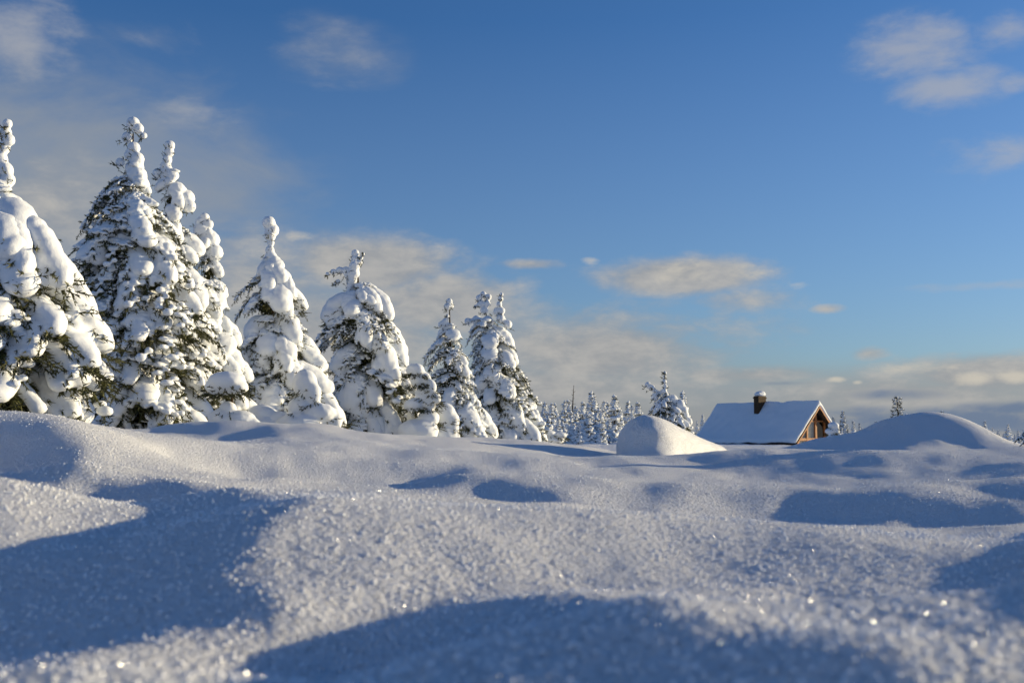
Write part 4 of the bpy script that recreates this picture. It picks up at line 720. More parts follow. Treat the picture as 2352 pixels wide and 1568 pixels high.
def laden_tree(kind, label, Y, top, base, prof, caps, pillow, n_heavy, n_light, seed, left_light=0.5, group=None, extra=(), core=.9, v0=None):
    """a snow-laden conifer. top/base (u, v) of the trunk, prof rows (v, u_left, u_right) of its outline, pillow = size of a load in px"""
    random.seed(seed); np.random.seed(seed)
    px = Y / 2522
    P0, P1 = at(*base, Y), at(*top, Y)
    gz = float(height(np.array([P0.x]), np.array([Y]))[0])
    root = link(kind, None, None, (P0.x, Y, gz))
    tag(root, label, 'tree', group)
    O = Vector((P0.x, Y, gz))
    H = P1.z - gz
    tx = P1.x - P0.x
    def axis(z): return tx * max(0, z / H)
    link('trunk', trunk_mesh('trunk', [(axis(H * s), 0, H * s) for s in np.linspace(-.03, .97, 9)], .035 * H ** .8 * .9, .012), root)
    prof = sorted(prof)
    pv = np.array([p[0] for p in prof]); pl = np.array([p[1] for p in prof]); pr = np.array([p[2] for p in prof])
    zs = np.array([at(1176, v, Y).z - gz for v in pv])[::-1]
    xl = np.array([at(u, v, Y).x for v, u in zip(pv, pl)])[::-1] - P0.x
    xr = np.array([at(u, v, Y).x for v, u in zip(pv, pr)])[::-1] - P0.x
    def width(z):
        l, r = np.interp(z, zs, xl), np.interp(z, zs, xr)
        return max(.05, axis(z) - l), max(.05, r - axis(z))
    # dark inside
    zc = zs[-1]
    wl, wr = width(zs[0])
    c = link('inner_needles', CORES[seed % 2], root)
    c.scale = ((wl + wr) / 2 * core, (wl + wr) / 2 * core, zc * .98); c.rotation_mode = 'ZYX'; c.rotation_euler = (0, math.atan2(tx, H), seed)
    zmax = zs[-1]
    n_heavy = int(n_heavy * .70); n_light = int(n_light * 1.4) + 8
    tot = n_heavy + n_light
    ga = 2.399963
    # heights spread so that each branch covers a like share of the outline
    zz = np.linspace(zs[0] * .35, zmax, 400)
    wsum = np.array([sum(width(z)) for z in zz]); cum = np.cumsum(wsum ** .8 + .12 * wsum.max()); cum /= cum[-1]
    order = list(range(tot)); kinds = [True] * n_heavy + [False] * n_light; random.shuffle(kinds)
    for i in range(tot):
        z = float(np.interp((i + random.random()) / tot, cum, zz))
        phi = i * ga + random.uniform(-.3, .3)
        heavy = kinds[i]
        c_, s_ = math.cos(phi), math.sin(phi)
        if s_ > .55 and random.random() < .5: phi = -phi; s_ = -s_             # more on the sides one can see
        if c_ < -.1 and random.random() < left_light: heavy = False
        l, r = width(z)
        side = r if c_ > 0 else l
        reach = math.hypot(side * c_, (l + r) / 2 * .9 * s_) * random.uniform(.90, 1.10)
        if not heavy: reach *= random.uniform(.80, 1.02)
        reach = max(reach, pillow * px * .9)
        l2, r2 = width(min(z + .42 * reach, zmax))
        shrink = ((r2 if c_ > 0 else l2) / side) if side > 0 else 1
        reach = max(pillow * px * .9, reach * min(1, max(.5, shrink * 1.08)))
        high = min(1, max(0, (z / zmax - .70) / .25))          # lighter loads on the short top boughs
        reach *= 1 - .22 * high
        if heavy:
            want = pillow * px * random.uniform(.6, 1.1) * (1 - .35 * high) / reach
            j = min(range(len(HEAVY)), key=lambda q: abs(math.log(HEAVY[q][0] / max(.1, want))) + random.random() * .3)
            rr, dr, mb, ms = HEAVY[j]
            ext = reach / (1 - .12 + rr * .75)
        else:
            dr, mb, ms = random.choice(LIGHT); ext = reach / .93
        zsq = random.uniform(.8, 1.25)
        z0 = z + dr * ext * zsq
        lim = zmax - (rr * ext * .9 if heavy else .02)
        if z0 > lim:                                         # keep the neck below the top knobs clear
            z0 = max(lim, z + .05); zsq = max(.35, (z0 - z) / (dr * ext))
        b = link('bough', mb, root)
        b.location = (axis(z0), 0, z0); b.rotation_euler = (random.uniform(-.12, .12), 0, phi); b.scale = (ext, ext * random.uniform(.85, 1.15), ext * zsq)
        link('snow_load', ms, b)
    # loads on the leader, shaped as in the photograph
    if caps:
        blobs = []
        for (u, v, r) in caps:
            p = at(u, v, Y) - O; rm = r * px
            blobs.append((p.x, p.y + random.uniform(-.3, .3) * rm, p.z, rm, rm, rm))
        link('snow_cap', fuse('snow_cap', blobs, max(.02, 4.2 * px * .55), M_LOAD, 3, .010, 9, seed), root)
        B = Blades()
        for (u, v, r) in caps:
            p = np.array(at(u, v, Y) - O); rm = r * px
            for k in range(7):
                q = p + np.array([random.uniform(-1, .6) * rm, random.uniform(-1, .6) * rm, -rm * random.uniform(.6, 1.0)])
                B.spray(q, (random.uniform(-.7, .5), random.uniform(-.8, .4), random.uniform(-.6, .7)), rm * .7 + .03, 9, .05, .008)
        link('top_needles', B.mesh('top_needles', M_NEEDLE), root)
    return root


GROUP = 'tall spruces bowed with snow in a row on the left'
laden_tree('spruce_tree', 'biggest snow-laden spruce, cut off by the left edge, with loads like thick pillows', 16.0, (8, 275), (-40, 1060),
           [(440, -60, 55), (470, -120, 105), (560, -200, 175), (640, -230, 185), (720, -250, 240), (840, -260, 262), (930, -270, 235), (1050, -260, 200)],
           [(18, 284, 12), (12, 305, 14), (20, 322, 15), (6, 340, 16), (0, 365, 18), (10, 390, 20), (16, 412, 18), (0, 430, 24), (-20, 440, 28)],
           38, 90, 26, 11, .25, GROUP)
laden_tree('spruce_tree', 'tall dark-sided spruce with a knobbly snow-topped leader, second from the left edge', 21.0, (306, 285), (300, 1050),
           [(380, 275, 338), (420, 215, 350), (470, 185, 400), (540, 172, 425), (620, 160, 440), (700, 175, 470), (800, 175, 500), (900, 205, 500), (1000, 200, 480), (1050, 210, 470)],
           [(306, 284, 16), (318, 295, 13), (292, 315, 14), (330, 312, 8), (308, 340, 15), (300, 355, 16), (275, 372, 11), (316, 365, 16), (308, 385, 22), (316, 405, 24), (322, 425, 22), (312, 452, 20), (318, 470, 18), (296, 500, 17), (304, 520, 18), (328, 530, 16), (334, 550, 16), (310, 575, 17), (320, 595, 17)],
           24, 110, 75, 12, .8, GROUP)
laden_tree('spruce_tree', 'slender spruce with a post-like snow top close behind the knobbly one', 22.5, (388, 330), (410, 1040),
           [(395, 350, 420), (440, 350, 445), (490, 360, 455), (560, 350, 460), (640, 350, 500), (740, 350, 520), (900, 350, 540), (1030, 350, 560)],
           [(390, 334, 12), (388, 350, 12), (384, 366, 12), (380, 382, 13), (364, 400, 15), (386, 400, 18), (400, 404, 12), (380, 415, 18), (408, 440, 22), (425, 455, 22), (436, 475, 16)],
           25, 75, 16, 13, .4, GROUP)
laden_tree('spruce_tree', 'rounded spruce with a cone-shaped white tip and smooth snow down its right side', 23.5, (470, 495), (500, 1040),
           [(520, 440, 490), (570, 430, 508), (640, 430, 520), (720, 430, 540), (800, 430, 560), (900, 430, 600), (1030, 430, 610)],
           [(470, 500, 12), (462, 512, 14), (480, 516, 12), (465, 530, 22), (480, 550, 24), (490, 580, 22)],
           24, 70, 14, 14, .4, GROUP)
laden_tree('spruce_tree', 'spruce with an egg-shaped snow knob on its narrow neck', 25.5, (618, 505), (635, 1045),
           [(590, 600, 660), (640, 540, 690), (690, 530, 712), (740, 555, 715), (800, 555, 745), (860, 530, 772), (920, 500, 790), (1040, 520, 790)],
           [(618, 512, 16), (624, 528, 17), (620, 540, 15), (622, 558, 9), (620, 575, 11), (622, 590, 15), (632, 600, 14), (612, 605, 14), (640, 615, 12)],
           25, 72, 28, 15, .5, GROUP)
laden_tree('spruce_tree', 'spruce whose snowy top looks like a bird spreading a wing to the left', 28.0, (818, 580), (850, 1040),
           [(650, 790, 870), (690, 740, 895), (740, 715, 918), (800, 735, 930), (850, 760, 960), (900, 770, 990), (960, 780, 985), (1040, 790, 990)],
           [(816, 582, 10), (814, 595, 9), (830, 592, 5), (835, 583, 4), (826, 604, 7), (815, 612, 13), (812, 628, 15), (808, 645, 14), (806, 660, 12), (795, 622, 10), (780, 621, 9), (765, 624, 7), (752, 629, 5), (798, 632, 8), (776, 646, 6), (768, 652, 4)],
           23, 60, 45, 16, .5, GROUP)
laden_tree('spruce_tree', 'small open-branched spruce with three stacked snow knobs at its top', 32.0, (1032, 690), (1040, 1035),
           [(745, 1010, 1060), (785, 975, 1070), (830, 965, 1082), (880, 985, 1095), (920, 1000, 1130), (970, 1000, 1150), (1030, 1000, 1150)],
           [(1032, 692, 8), (1028, 704, 9), (1036, 702, 7), (1028, 726, 5), (1022, 738, 8), (1014, 746, 9), (1036, 750, 9), (1024, 752, 8)],
           19, 26, 50, 17, .6, GROUP)
laden_tree('spruce_tree', 'twin-topped spruce at the right end of the row of tall trees', 35.0, (1112, 680), (1150, 1035),
           [(735, 1060, 1150), (770, 1070, 1180), (800, 1075, 1185), (850, 1085, 1235), (900, 1090, 1235), (940, 1100, 1245), (980, 1080, 1270), (1030, 1080, 1300)],
           [(1110, 676, 8), (1100, 684, 8), (1122, 682, 8), (1104, 698, 9), (1118, 698, 9), (1092, 704, 5), (1112, 712, 10), (1152, 676, 5), (1150, 686, 7), (1146, 700, 8), (1152, 714, 9), (1140, 716, 10), (1150, 732, 11), (1095, 735, 12), (1075, 738, 9), (1120, 738, 14), (1166, 745, 11)],
           19, 45, 60, 18, .6, GROUP)

# ------------------------------------------------------------------ snowed-in saplings and the boulder-like drift
def ground_z(x, y):
    return float(height(np.array([x]), np.array([y]))[0])


def sapling(label, Y, blobs, seed, voxel_px=3.0, needles=1.0, stem=None, depth=.8, group=None):
    """a little conifer nearly swallowed by snow; blobs (u, v, r across, r up) in photograph pixels at depth Y"""
    random.seed(seed); np.random.seed(seed)
    px = Y / 2522
    cu = sum(b[0] for b in blobs) / len(blobs)
    x0 = at(cu, 1000, Y).x
    O = Vector((x0, Y, ground_z(x0, Y)))
    root = link('snow_laden_sapling', None, None, O)
    tag(root, label, 'sapling', group)
    L = []
    for (u, v, rx, rz) in blobs:
        p = at(u, v, Y) - O
        L.append((p.x, p.y + random.uniform(-.25, .25) * rx * px, p.z, rx * px, rx * px * depth, rz * px))
    link('snow_load', fuse('sapling_snow', L, voxel_px * px, M_LOAD, 5, .012, 4, seed), root)
    top = max(b[2] + b[5] * .3 for b in L)
    link('trunk', trunk_mesh('trunk', [(0, 0, -.1), (0, 0, top * .5), (.01, 0, top)], .035, .015), root)
    B = Blades()
    for b in L:
        for k in range(int(26 * needles)):
            a = random.uniform(0, 2 * math.pi)
            p = np.array([b[0] + b[3] * .85 * math.cos(a), b[1] + b[4] * .85 * math.sin(a), b[2] - b[5] * random.uniform(.45, 1.05)])
            B.spray(p, (math.cos(a), math.sin(a), random.uniform(-.9, .1)), random.uniform(.10, .2), 13, .055, .008)
    link('needles', B.mesh('needles', M_NEEDLE), root)
    return root


sapling('mushroom-shaped sapling under a round cap of snow, in front of the tall spruces', 17.6,
        [(522, 878, 46, 27), (502, 888, 32, 20), (543, 888, 30, 20), (522, 892, 48, 15), (514, 962, 38, 26), (548, 966, 40, 26), (575, 980, 26, 22), (524, 936, 20, 16), (528, 990, 60, 28), (530, 1030, 70, 40)], 41)
sapling('low heap of rounded snow lumps on a young tree, right foot of the egg-knobbed spruce', 22.0,
        [(700, 880, 30, 34), (718, 905, 22, 30), (690, 935, 30, 26), (735, 950, 40, 26), (765, 965, 22, 30), (600, 950, 34, 22), (640, 965, 36, 22), (690, 985, 60, 40), (600, 990, 50, 40)], 42, needles=1.4)
sapling('bent sapling draped with long rounded snow lobes, right of the wing-topped spruce', 27.0,
        [(958, 850, 18, 16), (975, 870, 16, 18), (990, 890, 14, 20), (1000, 915, 14, 16), (960, 870, 20, 20), (945, 850, 14, 16), (985, 925, 20, 20), (970, 905, 18, 20), (950, 930, 24, 16), (985, 960, 26, 22), (960, 990, 50, 30), (970, 1030, 50, 40)], 43, needles=1.6)
sapling('egg-shaped clump of snow hiding a young tree at the foot of the small open spruce', 27.5,
        [(1022, 950, 26, 26), (1035, 968, 22, 28), (1015, 975, 30, 26), (1040, 990, 16, 20), (1020, 1010, 40, 30)], 44)
sapling('two flattened balls of snow on a bush at the right corner of the cabin', 62.0,
        [(1914, 977, 13, 9), (1908, 990, 14, 8), (1920, 988, 8, 12), (1926, 1000, 7, 8), (1912, 1006, 16, 8), (1912, 1020, 20, 10)], 45, 1.6, 1.0)
sapling('low spreading bush heaped with snow at the right foot of the twin-topped spruce', 36.0,
        [(1180, 985, 34, 12), (1220, 990, 34, 12), (1255, 996, 24, 10), (1285, 1000, 18, 9), (1130, 985, 30, 14), (1090, 990, 26, 12), (1180, 1010, 60, 14), (1250, 1012, 50, 10)], 46, 2.0, 2.2)

laden_tree('spruce_tree', 'crooked little spruce with a thin upright leader behind the boulder-like drift', 27.0, (1527, 862), (1535, 1040),
           [(905, 1500, 1545), (925, 1490, 1560), (950, 1485, 1580), (980, 1480, 1600), (1030, 1480, 1600)],
           [(1527, 856, 5), (1526, 866, 5), (1526, 876, 6), (1528, 888, 6), (1525, 898, 7), (1530, 906, 6), (1488, 884, 8), (1497, 890, 8), (1505, 900, 7), (1512, 905, 8), (1503, 912, 9),
            (1545, 918, 13), (1560, 930, 14), (1568, 942, 13), (1535, 930, 10), (1572, 952, 11), (1550, 948, 10), (1520, 960, 16), (1580, 968, 12), (1560, 972, 12)],
           13, 12, 40, 51, .6)
laden_tree('spruce_tree', 'dark twiggy young spruce poking in at the right edge, nearest on that side', 13.0, (2392, 915), (2385, 1110),
           [(940, 2365, 2420), (985, 2340, 2440), (1040, 2345, 2450), (1100, 2350, 2450)],
           [(2392, 905, 8), (2390, 918, 10), (2388, 932, 12), (2390, 945, 14)],
           12, 3, 30, 52, .9)


def boulder_drift():
    Y = 16.0
    x0 = at(1540, 1000, Y).x
    O = Vector((x0, Y, ground_z(x0, Y)))
    px = Y / 2522
    blobs = []
    key = np.array([(1462, 964, 15.95, 48, .62), (1482, 950, 15.95, 58, .72), (1504, 955, 16.0, 60, .7), (1530, 970, 16.2, 60, .6), (1556, 984, 16.45, 58, .52), (1584, 998, 16.75, 54, .44),
                    (1612, 1009, 17.05, 48, .38), (1644, 1019, 17.35, 40, .3)])
    us = np.linspace(1462, 1644, 24)
    rows = [tuple([u] + [np.interp(u, key[:, 0], key[:, k]) for k in range(1, 5)]) for u in us] + [(1490, 1016, 15.8, 74, .8), (1560, 1046, 16.1, 90, .8), (1500, 1056, 15.7, 110, .95), (1600, 1060, 16.4, 100, .9), (1450, 1062, 16.2, 70, .9)]
    for (u, top, d, rx, ry) in rows:
        bot = 1092
        p = at(u, (top + bot) / 2, d) - O
        blobs.append((p.x, p.y, p.z, rx * px, ry, (bot - top) / 2 * d / 2522 * 1.03))
    me = fuse('snow_boulder', blobs, .028, M_GROUND, 60, .010, 1.6, 7)
    o = link('snow_boulder', me)
    o.location = O
    tag(o, 'boulder-like hump of snow, steep on its left side, in front of the crooked spruce', 'snow mound')


# ------------------------------------------------------------------ cabin
def box(bm, x0, x1, y0, y1, z0, z1):
    v = [bm.verts.new((x, y, z)) for x in (x0, x1) for y in (y0, y1) for z in (z0, z1)]
    for f in ((0, 1, 3, 2), (4, 6, 7, 5), (0, 4, 5, 1), (2, 3, 7, 6), (0, 2, 6, 4), (1, 5, 7, 3)):
        bm.faces.new([v[i] for i in f])


def prism(bm, poly, x0, x1):
    """polygon of (y, z) pulled along x"""
    a = [bm.verts.new((x0, y, z)) for y, z in poly]; b = [bm.verts.new((x1, y, z)) for y, z in poly]
    n = len(poly)
    bm.faces.new(a[::-1]); bm.faces.new(b)
    for i in range(n):
        j = (i + 1) % n
        bm.faces.new((a[i], a[j], b[j], b[i]))


def bm_obj(name, bm, mat, parent, bevel=0.0):
    bmesh.ops.recalc_face_normals(bm, faces=bm.faces)
    if bevel: bmesh.ops.bevel(bm, geom=list(bm.edges), offset=bevel, segments=1, affect='EDGES')
    me = bpy.data.meshes.new(name); bm.to_mesh(me); bm.free()
    me.materials.append(mat)
    return link(name, me, parent)


def soften(bm, name, voxel, iters, mat, parent, bump=0.0, seed=1):
    bmesh.ops.recalc_face_normals(bm, faces=bm.faces)
    src = bpy.data.meshes.new('src'); bm.to_mesh(src); bm.free()
    o = bpy.data.objects.new('tmp', src); COL.objects.link(o)
    m = o.modifiers.new('r', 'REMESH'); m.mode = 'VOXEL'; m.voxel_size = voxel
    s = o.modifiers.new('s', 'SMOOTH'); s.factor = .5; s.iterations = iters
    me = bpy.data.meshes.new_from_object(o.evaluated_get(bpy.context.evaluated_depsgraph_get()))
    bpy.data.objects.remove(o); bpy.data.meshes.remove(src)
    n = len(me.vertices); co = np.empty(n * 3, np.float32); me.vertices.foreach_get('co', co); co = co.reshape(-1, 3)
    if bump: co[:, 2] += bump * noise2(co[:, 0] * .8 + 3, co[:, 1] * .9, seed) + .4 * bump * noise2(co[:, 0] * 2.1, co[:, 1] * 2.0, seed + 1)
    me.vertices.foreach_set('co', co.ravel())
    me.polygons.foreach_set('use_smooth', np.ones(len(me.polygons), bool))
    me.materials.clear(); me.materials.append(mat); me.update()
    me.name = name
    return link(name, me, parent)


M_TIMBER = plain('orange_timber', (0.40, 0.150, 0.042), 0.6, .3, 7)
M_DARKWOOD = plain('dark_boards', (0.060, 0.036, 0.024), 0.75, .35, 5)
M_CURTAIN = plain('pale_curtain', (0.62, 0.55, 0.50), 0.9, .12, 4)
M_CHIM = plain('ochre_brick', (0.060, 0.034, 0.016), 0.85, .35, 11)


def glass_material():
    m = bpy.data.materials.new('window_glass'); m.use_nodes = True
    g = NG(m.node_tree); g.t.nodes.clear()
    out = g.new('ShaderNodeOutputMaterial'); mx = g.new('ShaderNodeMixShader')
    tr = g.new('ShaderNodeBsdfTransparent'); tr.inputs[0].default_value = (.85, .88, .88, 1)
    gl = g.new('ShaderNodeBsdfGlossy'); gl.inputs['Roughness'].default_value = .02
    fr = g.new('ShaderNodeFresnel'); fr.inputs[0].default_value = 1.75
    geo = g.new('ShaderNodeNewGeometry')
    g.put(mx.inputs[0], g.math('MULTIPLY', fr.outputs[0], g.math('SUBTRACT', 1.0, geo.outputs['Backfacing']))); g.t.links.new(tr.outputs[0], mx.inputs[1]); g.t.links.new(gl.outputs[0], mx.inputs[2])
    g.t.links.new(mx.outputs[0], out.inputs[0])
    return m


M_GLASS = glass_material()


def cabin():
    TH = R(52)
    apex = at(1881.6, 918, 75.0)
    zr = apex.z - .40                                        # timber ridge under 0.4 m of snow
    root = link('log_cabin', None, None, (apex.x, apex.y, 0)); root.rotation_euler = (0, 0, -TH)
    tag(root, 'timber cabin buried to its eaves, with a thick white roof and a glazed brown gable', 'cabin')
    hw, ln, rec = 2.52, 9.1, .30
    ze = zr - hw
    # roof boards
    bm = bmesh.new(); t = .11
    prism(bm, [(-hw - .1, ze - .1), (0, zr), (0, zr - t * 1.3), (-hw - .1, ze - .1 - t * 1.3)], -ln, 0)
    prism(bm, [(.001, zr), (hw + .1, ze - .1), (hw + .1, ze - .1 - t * 1.3), (.001, zr - t * 1.3)], -ln, 0)
    roof = bm_obj('roof', bm, M_DARKWOOD, root)
    bm = bmesh.new()
    h = .40
    prism(bm, [(-hw - .16, ze - .12), (0, zr + .005), (hw + .16, ze - .12), (hw + .16, ze - .12 + h * .8), (0, zr + h), (-hw - .16, ze - .12 + h * .8)], -ln - .08, .06)
    soften(bm, 'roof_snow', .075, 12, M_LOAD, roof, .11, 3)
    for sg in (-1, 1):                                       # barge boards under the snow at the gable
        bm = bmesh.new()
        prism(bm, [(sg * (hw + .08), ze - .09), (sg * .002, zr - .012), (sg * .002, zr - .15), (sg * (hw + .08), ze - .23)], .003, .04)
        bm_obj('barge_board', bm, M_TIMBER, roof)
    # body: side walls, rear gable
    bm = bmesh.new()
    prism(bm, [(-hw + .35, -2), (-hw + .35, ze + .12), (0, zr - .2), (hw - .35, ze + .12), (hw - .35, -2)], -ln + .3, -ln + .45)
    box(bm, -ln + .45, -rec - .06, -hw + .35, -hw + .47, -2, ze + .1)
    box(bm, -ln + .45, -rec - .06, hw - .47, hw - .35, -2, ze + .1)
    box(bm, -4.2, -4.1, -hw + .6, hw - .6, -2, ze + .4)
    bm_obj('wall', bm, M_DARKWOOD, root)
    # gable of posts, rails and glass
    def top(y): return zr - .20 - abs(y)
    posts = [(-1.95, .12), (-.97, .13), (0, .17), (.97, .13), (1.95, .12)]
    for y, w in posts:
        bm = bmesh.new()
        prism(bm, [(y - w / 2, -2), (y + w / 2, -2), (y + w / 2, top(y + w / 2)), (y - w / 2, top(y - w / 2))] if abs(y) > .01 else
              [(-w / 2, -2), (w / 2, -2), (w / 2, top(w / 2)), (0, top(0)), (-w / 2, top(w / 2))], -rec - .14, -rec)
        bm_obj('post', bm, M_TIMBER, root)
    for z, hh in ((1.04, .10), (-.20, .18), (-.62, .10)):
        ww = zr - .20 - z - hh / 2
        bm = bmesh.new(); ys = [p[0] for p in posts]
        edges = [-ww] + [y for y in ys if abs(y) < ww - .05] + [ww]
        ends = []
        for a, b in zip(edges[:-1], edges[1:]):
            wa = next((p[1] / 2 for p in posts if p[0] == a), 0); wb = next((p[1] / 2 for p in posts if p[0] == b), 0)
            box(bm, -rec - .12, -rec - .012, a + wa, b - wb, z - hh / 2, z + hh / 2)
        bm_obj('rail', bm, M_TIMBER, root)
    # panes and what is behind them
    levels = [(-.57, -.29), (-.11, .99), (1.09, 9)]
    ys = [-2.6] + [p[0] for p in posts] + [2.6]
    for z0, z1 in levels:
        for k in range(len(ys) - 1):
            y0, y1 = ys[k] + .07, ys[k + 1] - .07
            poly = []
            def clip_top(y): return min(z1, top(y) - .02)
            pts_y = sorted({y0, y1, *[y for y in (-(zr - .22 - z1), (zr - .22 - z1)) if y0 < y < y1]})
            up = [(y, clip_top(y)) for y in pts_y]
            up = [(y, z) for y, z in up if z > z0 + .04]
            if len(up) < 2: 
                ok = [y for y in np.linspace(y0, y1, 12) if clip_top(y) > z0 + .04]
                if len(ok) < 3: continue
                up = [(ok[0], clip_top(ok[0])), (ok[-1], clip_top(ok[-1]))]
            poly = [(up[0][0], z0), (up[-1][0], z0)] + up[::-1]
            bm = bmesh.new(); prism(bm, poly, -rec - .085, -rec - .07)
            w = bm_obj('window_pane', bm, M_GLASS, root)
            if (y1 < .05) or z0 < -.3:
                bm = bmesh.new(); n = 14
                xa = [-rec - .125 + .012 * math.sin(i * 2.3) for i in range(n + 1)]
                for i in range(n):
                    ya, yb = poly[0][0] + (poly[1][0] - poly[0][0]) * i / n, poly[0][0] + (poly[1][0] - poly[0][0]) * (i + 1) / n
                    za, zb = (np.interp(ya, [q[0] for q in up], [q[1] for q in up]), np.interp(yb, [q[0] for q in up], [q[1] for q in up]))
                    vs = [bm.verts.new(c) for c in ((xa[i], ya, z0), (xa[i + 1], yb, z0), (xa[i + 1], yb, zb), (xa[i], ya, za))]
                    bm.faces.new(vs)
                bm_obj('curtain', bm, M_CURTAIN, w)
    # chimney
    best = min(np.linspace(-1, -9, 400), key=lambda x: abs(1760 - (1176 + 2522 * (apex.x + x * math.cos(TH)) / (apex.y - x * math.sin(TH)))))
    cx = best - .25; cy = -.42; a, b = .22, .42
    bm = bmesh.new(); box(bm, cx - a, cx + a, cy - b, cy + b, zr - 1.2, zr + .78)
    ch = bm_obj('chimney', bm, M_CHIM, root, .012)
    bm = bmesh.new(); box(bm, cx - a - .035, cx + a + .035, cy - b - .035, cy + b + .035, zr + .60, zr + .70)
    bm_obj('chimney_band', bm, M_CHIM, ch)
    cap = [(cx, cy, zr + .88, .31, .50, .15), (cx - .03, cy + .05, zr + .98, .29, .44, .15), (cx + .02, cy + .1, zr + 1.02, .24, .36, .14), (cx, cy - .2, zr + .9, .29, .3, .16), (cx, cy + .2, zr + .92, .29, .3, .2)]
    link('chimney_snow', fuse('chimney_snow', cap, .04, M_LOAD, 5, .02, 4, 8), ch)


cabin()
boulder_drift()

# ------------------------------------------------------------------ far trees
def far_proto(seed, slim, tiers):
    """unit-height snowy spruce as three meshes: trunk, needles, snow"""
    random.seed(seed); np.random.seed(seed)
    B = Blades(); blobs = []
    for k in range(tiers):
        h = .04 + .92 * (k / (tiers - 1)) ** .9
        r = slim * (1 - h) ** .8 * (1 + .25 * math.sin(k * 2.1)) + .012
        for j in range(max(4, int(9 * (1 - h) + 3))):
            a = random.uniform(0, 2 * math.pi); rr = r * random.uniform(.65, 1.1)
            d = np.array([math.cos(a), math.sin(a), -.45])
            for m in range(3):
                B.spray(np.array([0, 0, h]) + d * rr * (.2 + .28 * m), d + np.random.normal(size=3) * .25, rr * .45 + .012, 5, .035, .006)
            if random.random() < .8:
                for m in range(random.choice((1, 2))):
                    p = np.array([0, 0, h + .008]) + d * rr * (.9 - .4 * m) * random.uniform(.85, 1.05)
                    q = .018 + rr * .26 * random.uniform(.7, 1.2)
                    blobs.append((*p, q * 1.15, q * 1.15, q * .8))
    for k in range(4): blobs.append((random.uniform(-.006, .006), 0, .9 + .03 * k, .014, .014, .022))
    t = trunk_mesh('far_trunk', [(0, 0, -.02), (0, 0, .5), (0, 0, .98)], .016, .004, 6)
    return t, B.mesh('far_needles', M_FARNEEDLE), balls('far_snow', blobs, 1, M_LOAD)


FAR = [far_proto(61, .16, 20), far_proto(62, .21, 18), far_proto(63, .13, 22), far_proto(64, .25, 16), far_proto(65, .18, 19)]


def far_tree(label, u, vtop, Y, kind, wide=1.0, group=None, bare=0.0):
    x = at(u, 1000, Y).x; gz = ground_z(x, Y)
    h = at(u, vtop, Y).z - gz
    root = link('distant_spruce', None, None, (x, Y, gz - .03)); root.rotation_euler = (0, 0, random.uniform(0, 6.28))
    tag(root, label, 'tree', group)
    t, n, s = FAR[kind]
    for nm, me in (('trunk', t), ('needles', n), ('snow_load', s)):
        o = link(nm, me, root); o.scale = (h * wide, h * wide, h)
        if nm == 'snow_load' and bare: o.scale = (h * wide * (1 - bare), h * wide * (1 - bare), h)
    return root


ORD = 'first second third fourth fifth sixth seventh eighth ninth tenth eleventh twelfth thirteenth fourteenth fifteenth sixteenth seventeenth eighteenth nineteenth twentieth'.split() + \
      ['twenty-' + w for w in 'first second third fourth fifth sixth seventh eighth ninth'.split()]
random.seed(77)
_w = [(420, 500, 95), (560, 520, 100), (640, 530, 105), (830, 470, 95), (890, 455, 120), (1060, 590, 90), (1200, 490, 100), (1290, 690, 80), (1390, 285, 90), (1540, 590, 85), (1640, 470, 95), (1710, 500, 120),
      (1850, 350, 88), (1965, 600, 110), (2150, 480, 120), (2215, 560, 110), (2330, 500, 125), (790, 830, 70), (1110, 930, 66), (1320, 760, 72), (1600, 880, 66), (980, 700, 75), (480, 700, 72), (700, 830, 64), (1740, 840, 70),
      (1460, 640, 75), (940, 640, 110), (1140, 620, 115)]
_w = sorted(((1280 + a / 8.4) * .9408, (920 + b / 8.4) * .9408, y) for a, b, y in _w)
for i, (u, v, y) in enumerate(_w):
    far_tree('small snowy spruce in the distant wood, %s from the twin-topped spruce' % ORD[i], u, v, y + random.uniform(-3, 3), i % 5 if v > 960 else (1, 4)[i % 2], random.uniform(.95, 1.3), 'spruces of the distant wood')
_m = [(1450 + 790 / 3.618, 860 + 335 / 3.618, 70), (1450 + 965 / 3.618, 860 + 545 / 3.618, 140), (1450 + 915 / 3.618, 860 + 600 / 3.618, 100)]
for (a, b, y), lb in zip(_m, ('slim spruce close behind the crooked spruce, on its right', 'dark narrow spruce just left of the cabin roof', 'tiny snowy spruce between the crooked spruce and the cabin roof')):
    far_tree(lb, a * .9408, b * .9408, y, 0, 1.1)
_r = [(165, 810, 150), (270, 740, 150), (320, 890, 150), (385, 850, 100), (455, 880, 150), (485, 935, 110), (525, 960, 150), (640, 860, 95), (740, 860, 150), (990, 775, 150), (1395, 740, 150), (1555, 815, 100),
      (255, 930, 90)]
for i, (a, b, y) in enumerate(sorted(_r)):
    far_tree('distant spruce beyond the dome-shaped drift, %s from the cabin' % ORD[i], (2000 + a / 4.612) * .9408, (840 + b / 4.612) * .9408, y, (0, 2, 0, 1, 2)[i % 5], 1.15, 'spruces beyond the dome-shaped drift', .25 if y > 120 else 0)
_e = [(1690, 985, 110), (1790, 1010, 58), (1950, 930, 100), (2075, 1000, 120), (2270, 1010, 110), (2300, 950, 95), (1740, 925, 70), (1865, 850, 62), (2020, 960, 66), (2130, 890, 90), (2200, 1000, 70), (2240, 960, 75)]
for i, (a, b, y) in enumerate(sorted(_e)):
    far_tree('snowy spruce right of the dome-shaped drift, %s towards the right edge' % ORD[i], (2000 + a / 4.612) * .9408, (840 + b / 4.612) * .9408, y, (1, 3, 1, 0, 3, 1)[i % 6], 1.2, 'spruces right of the dome-shaped drift')


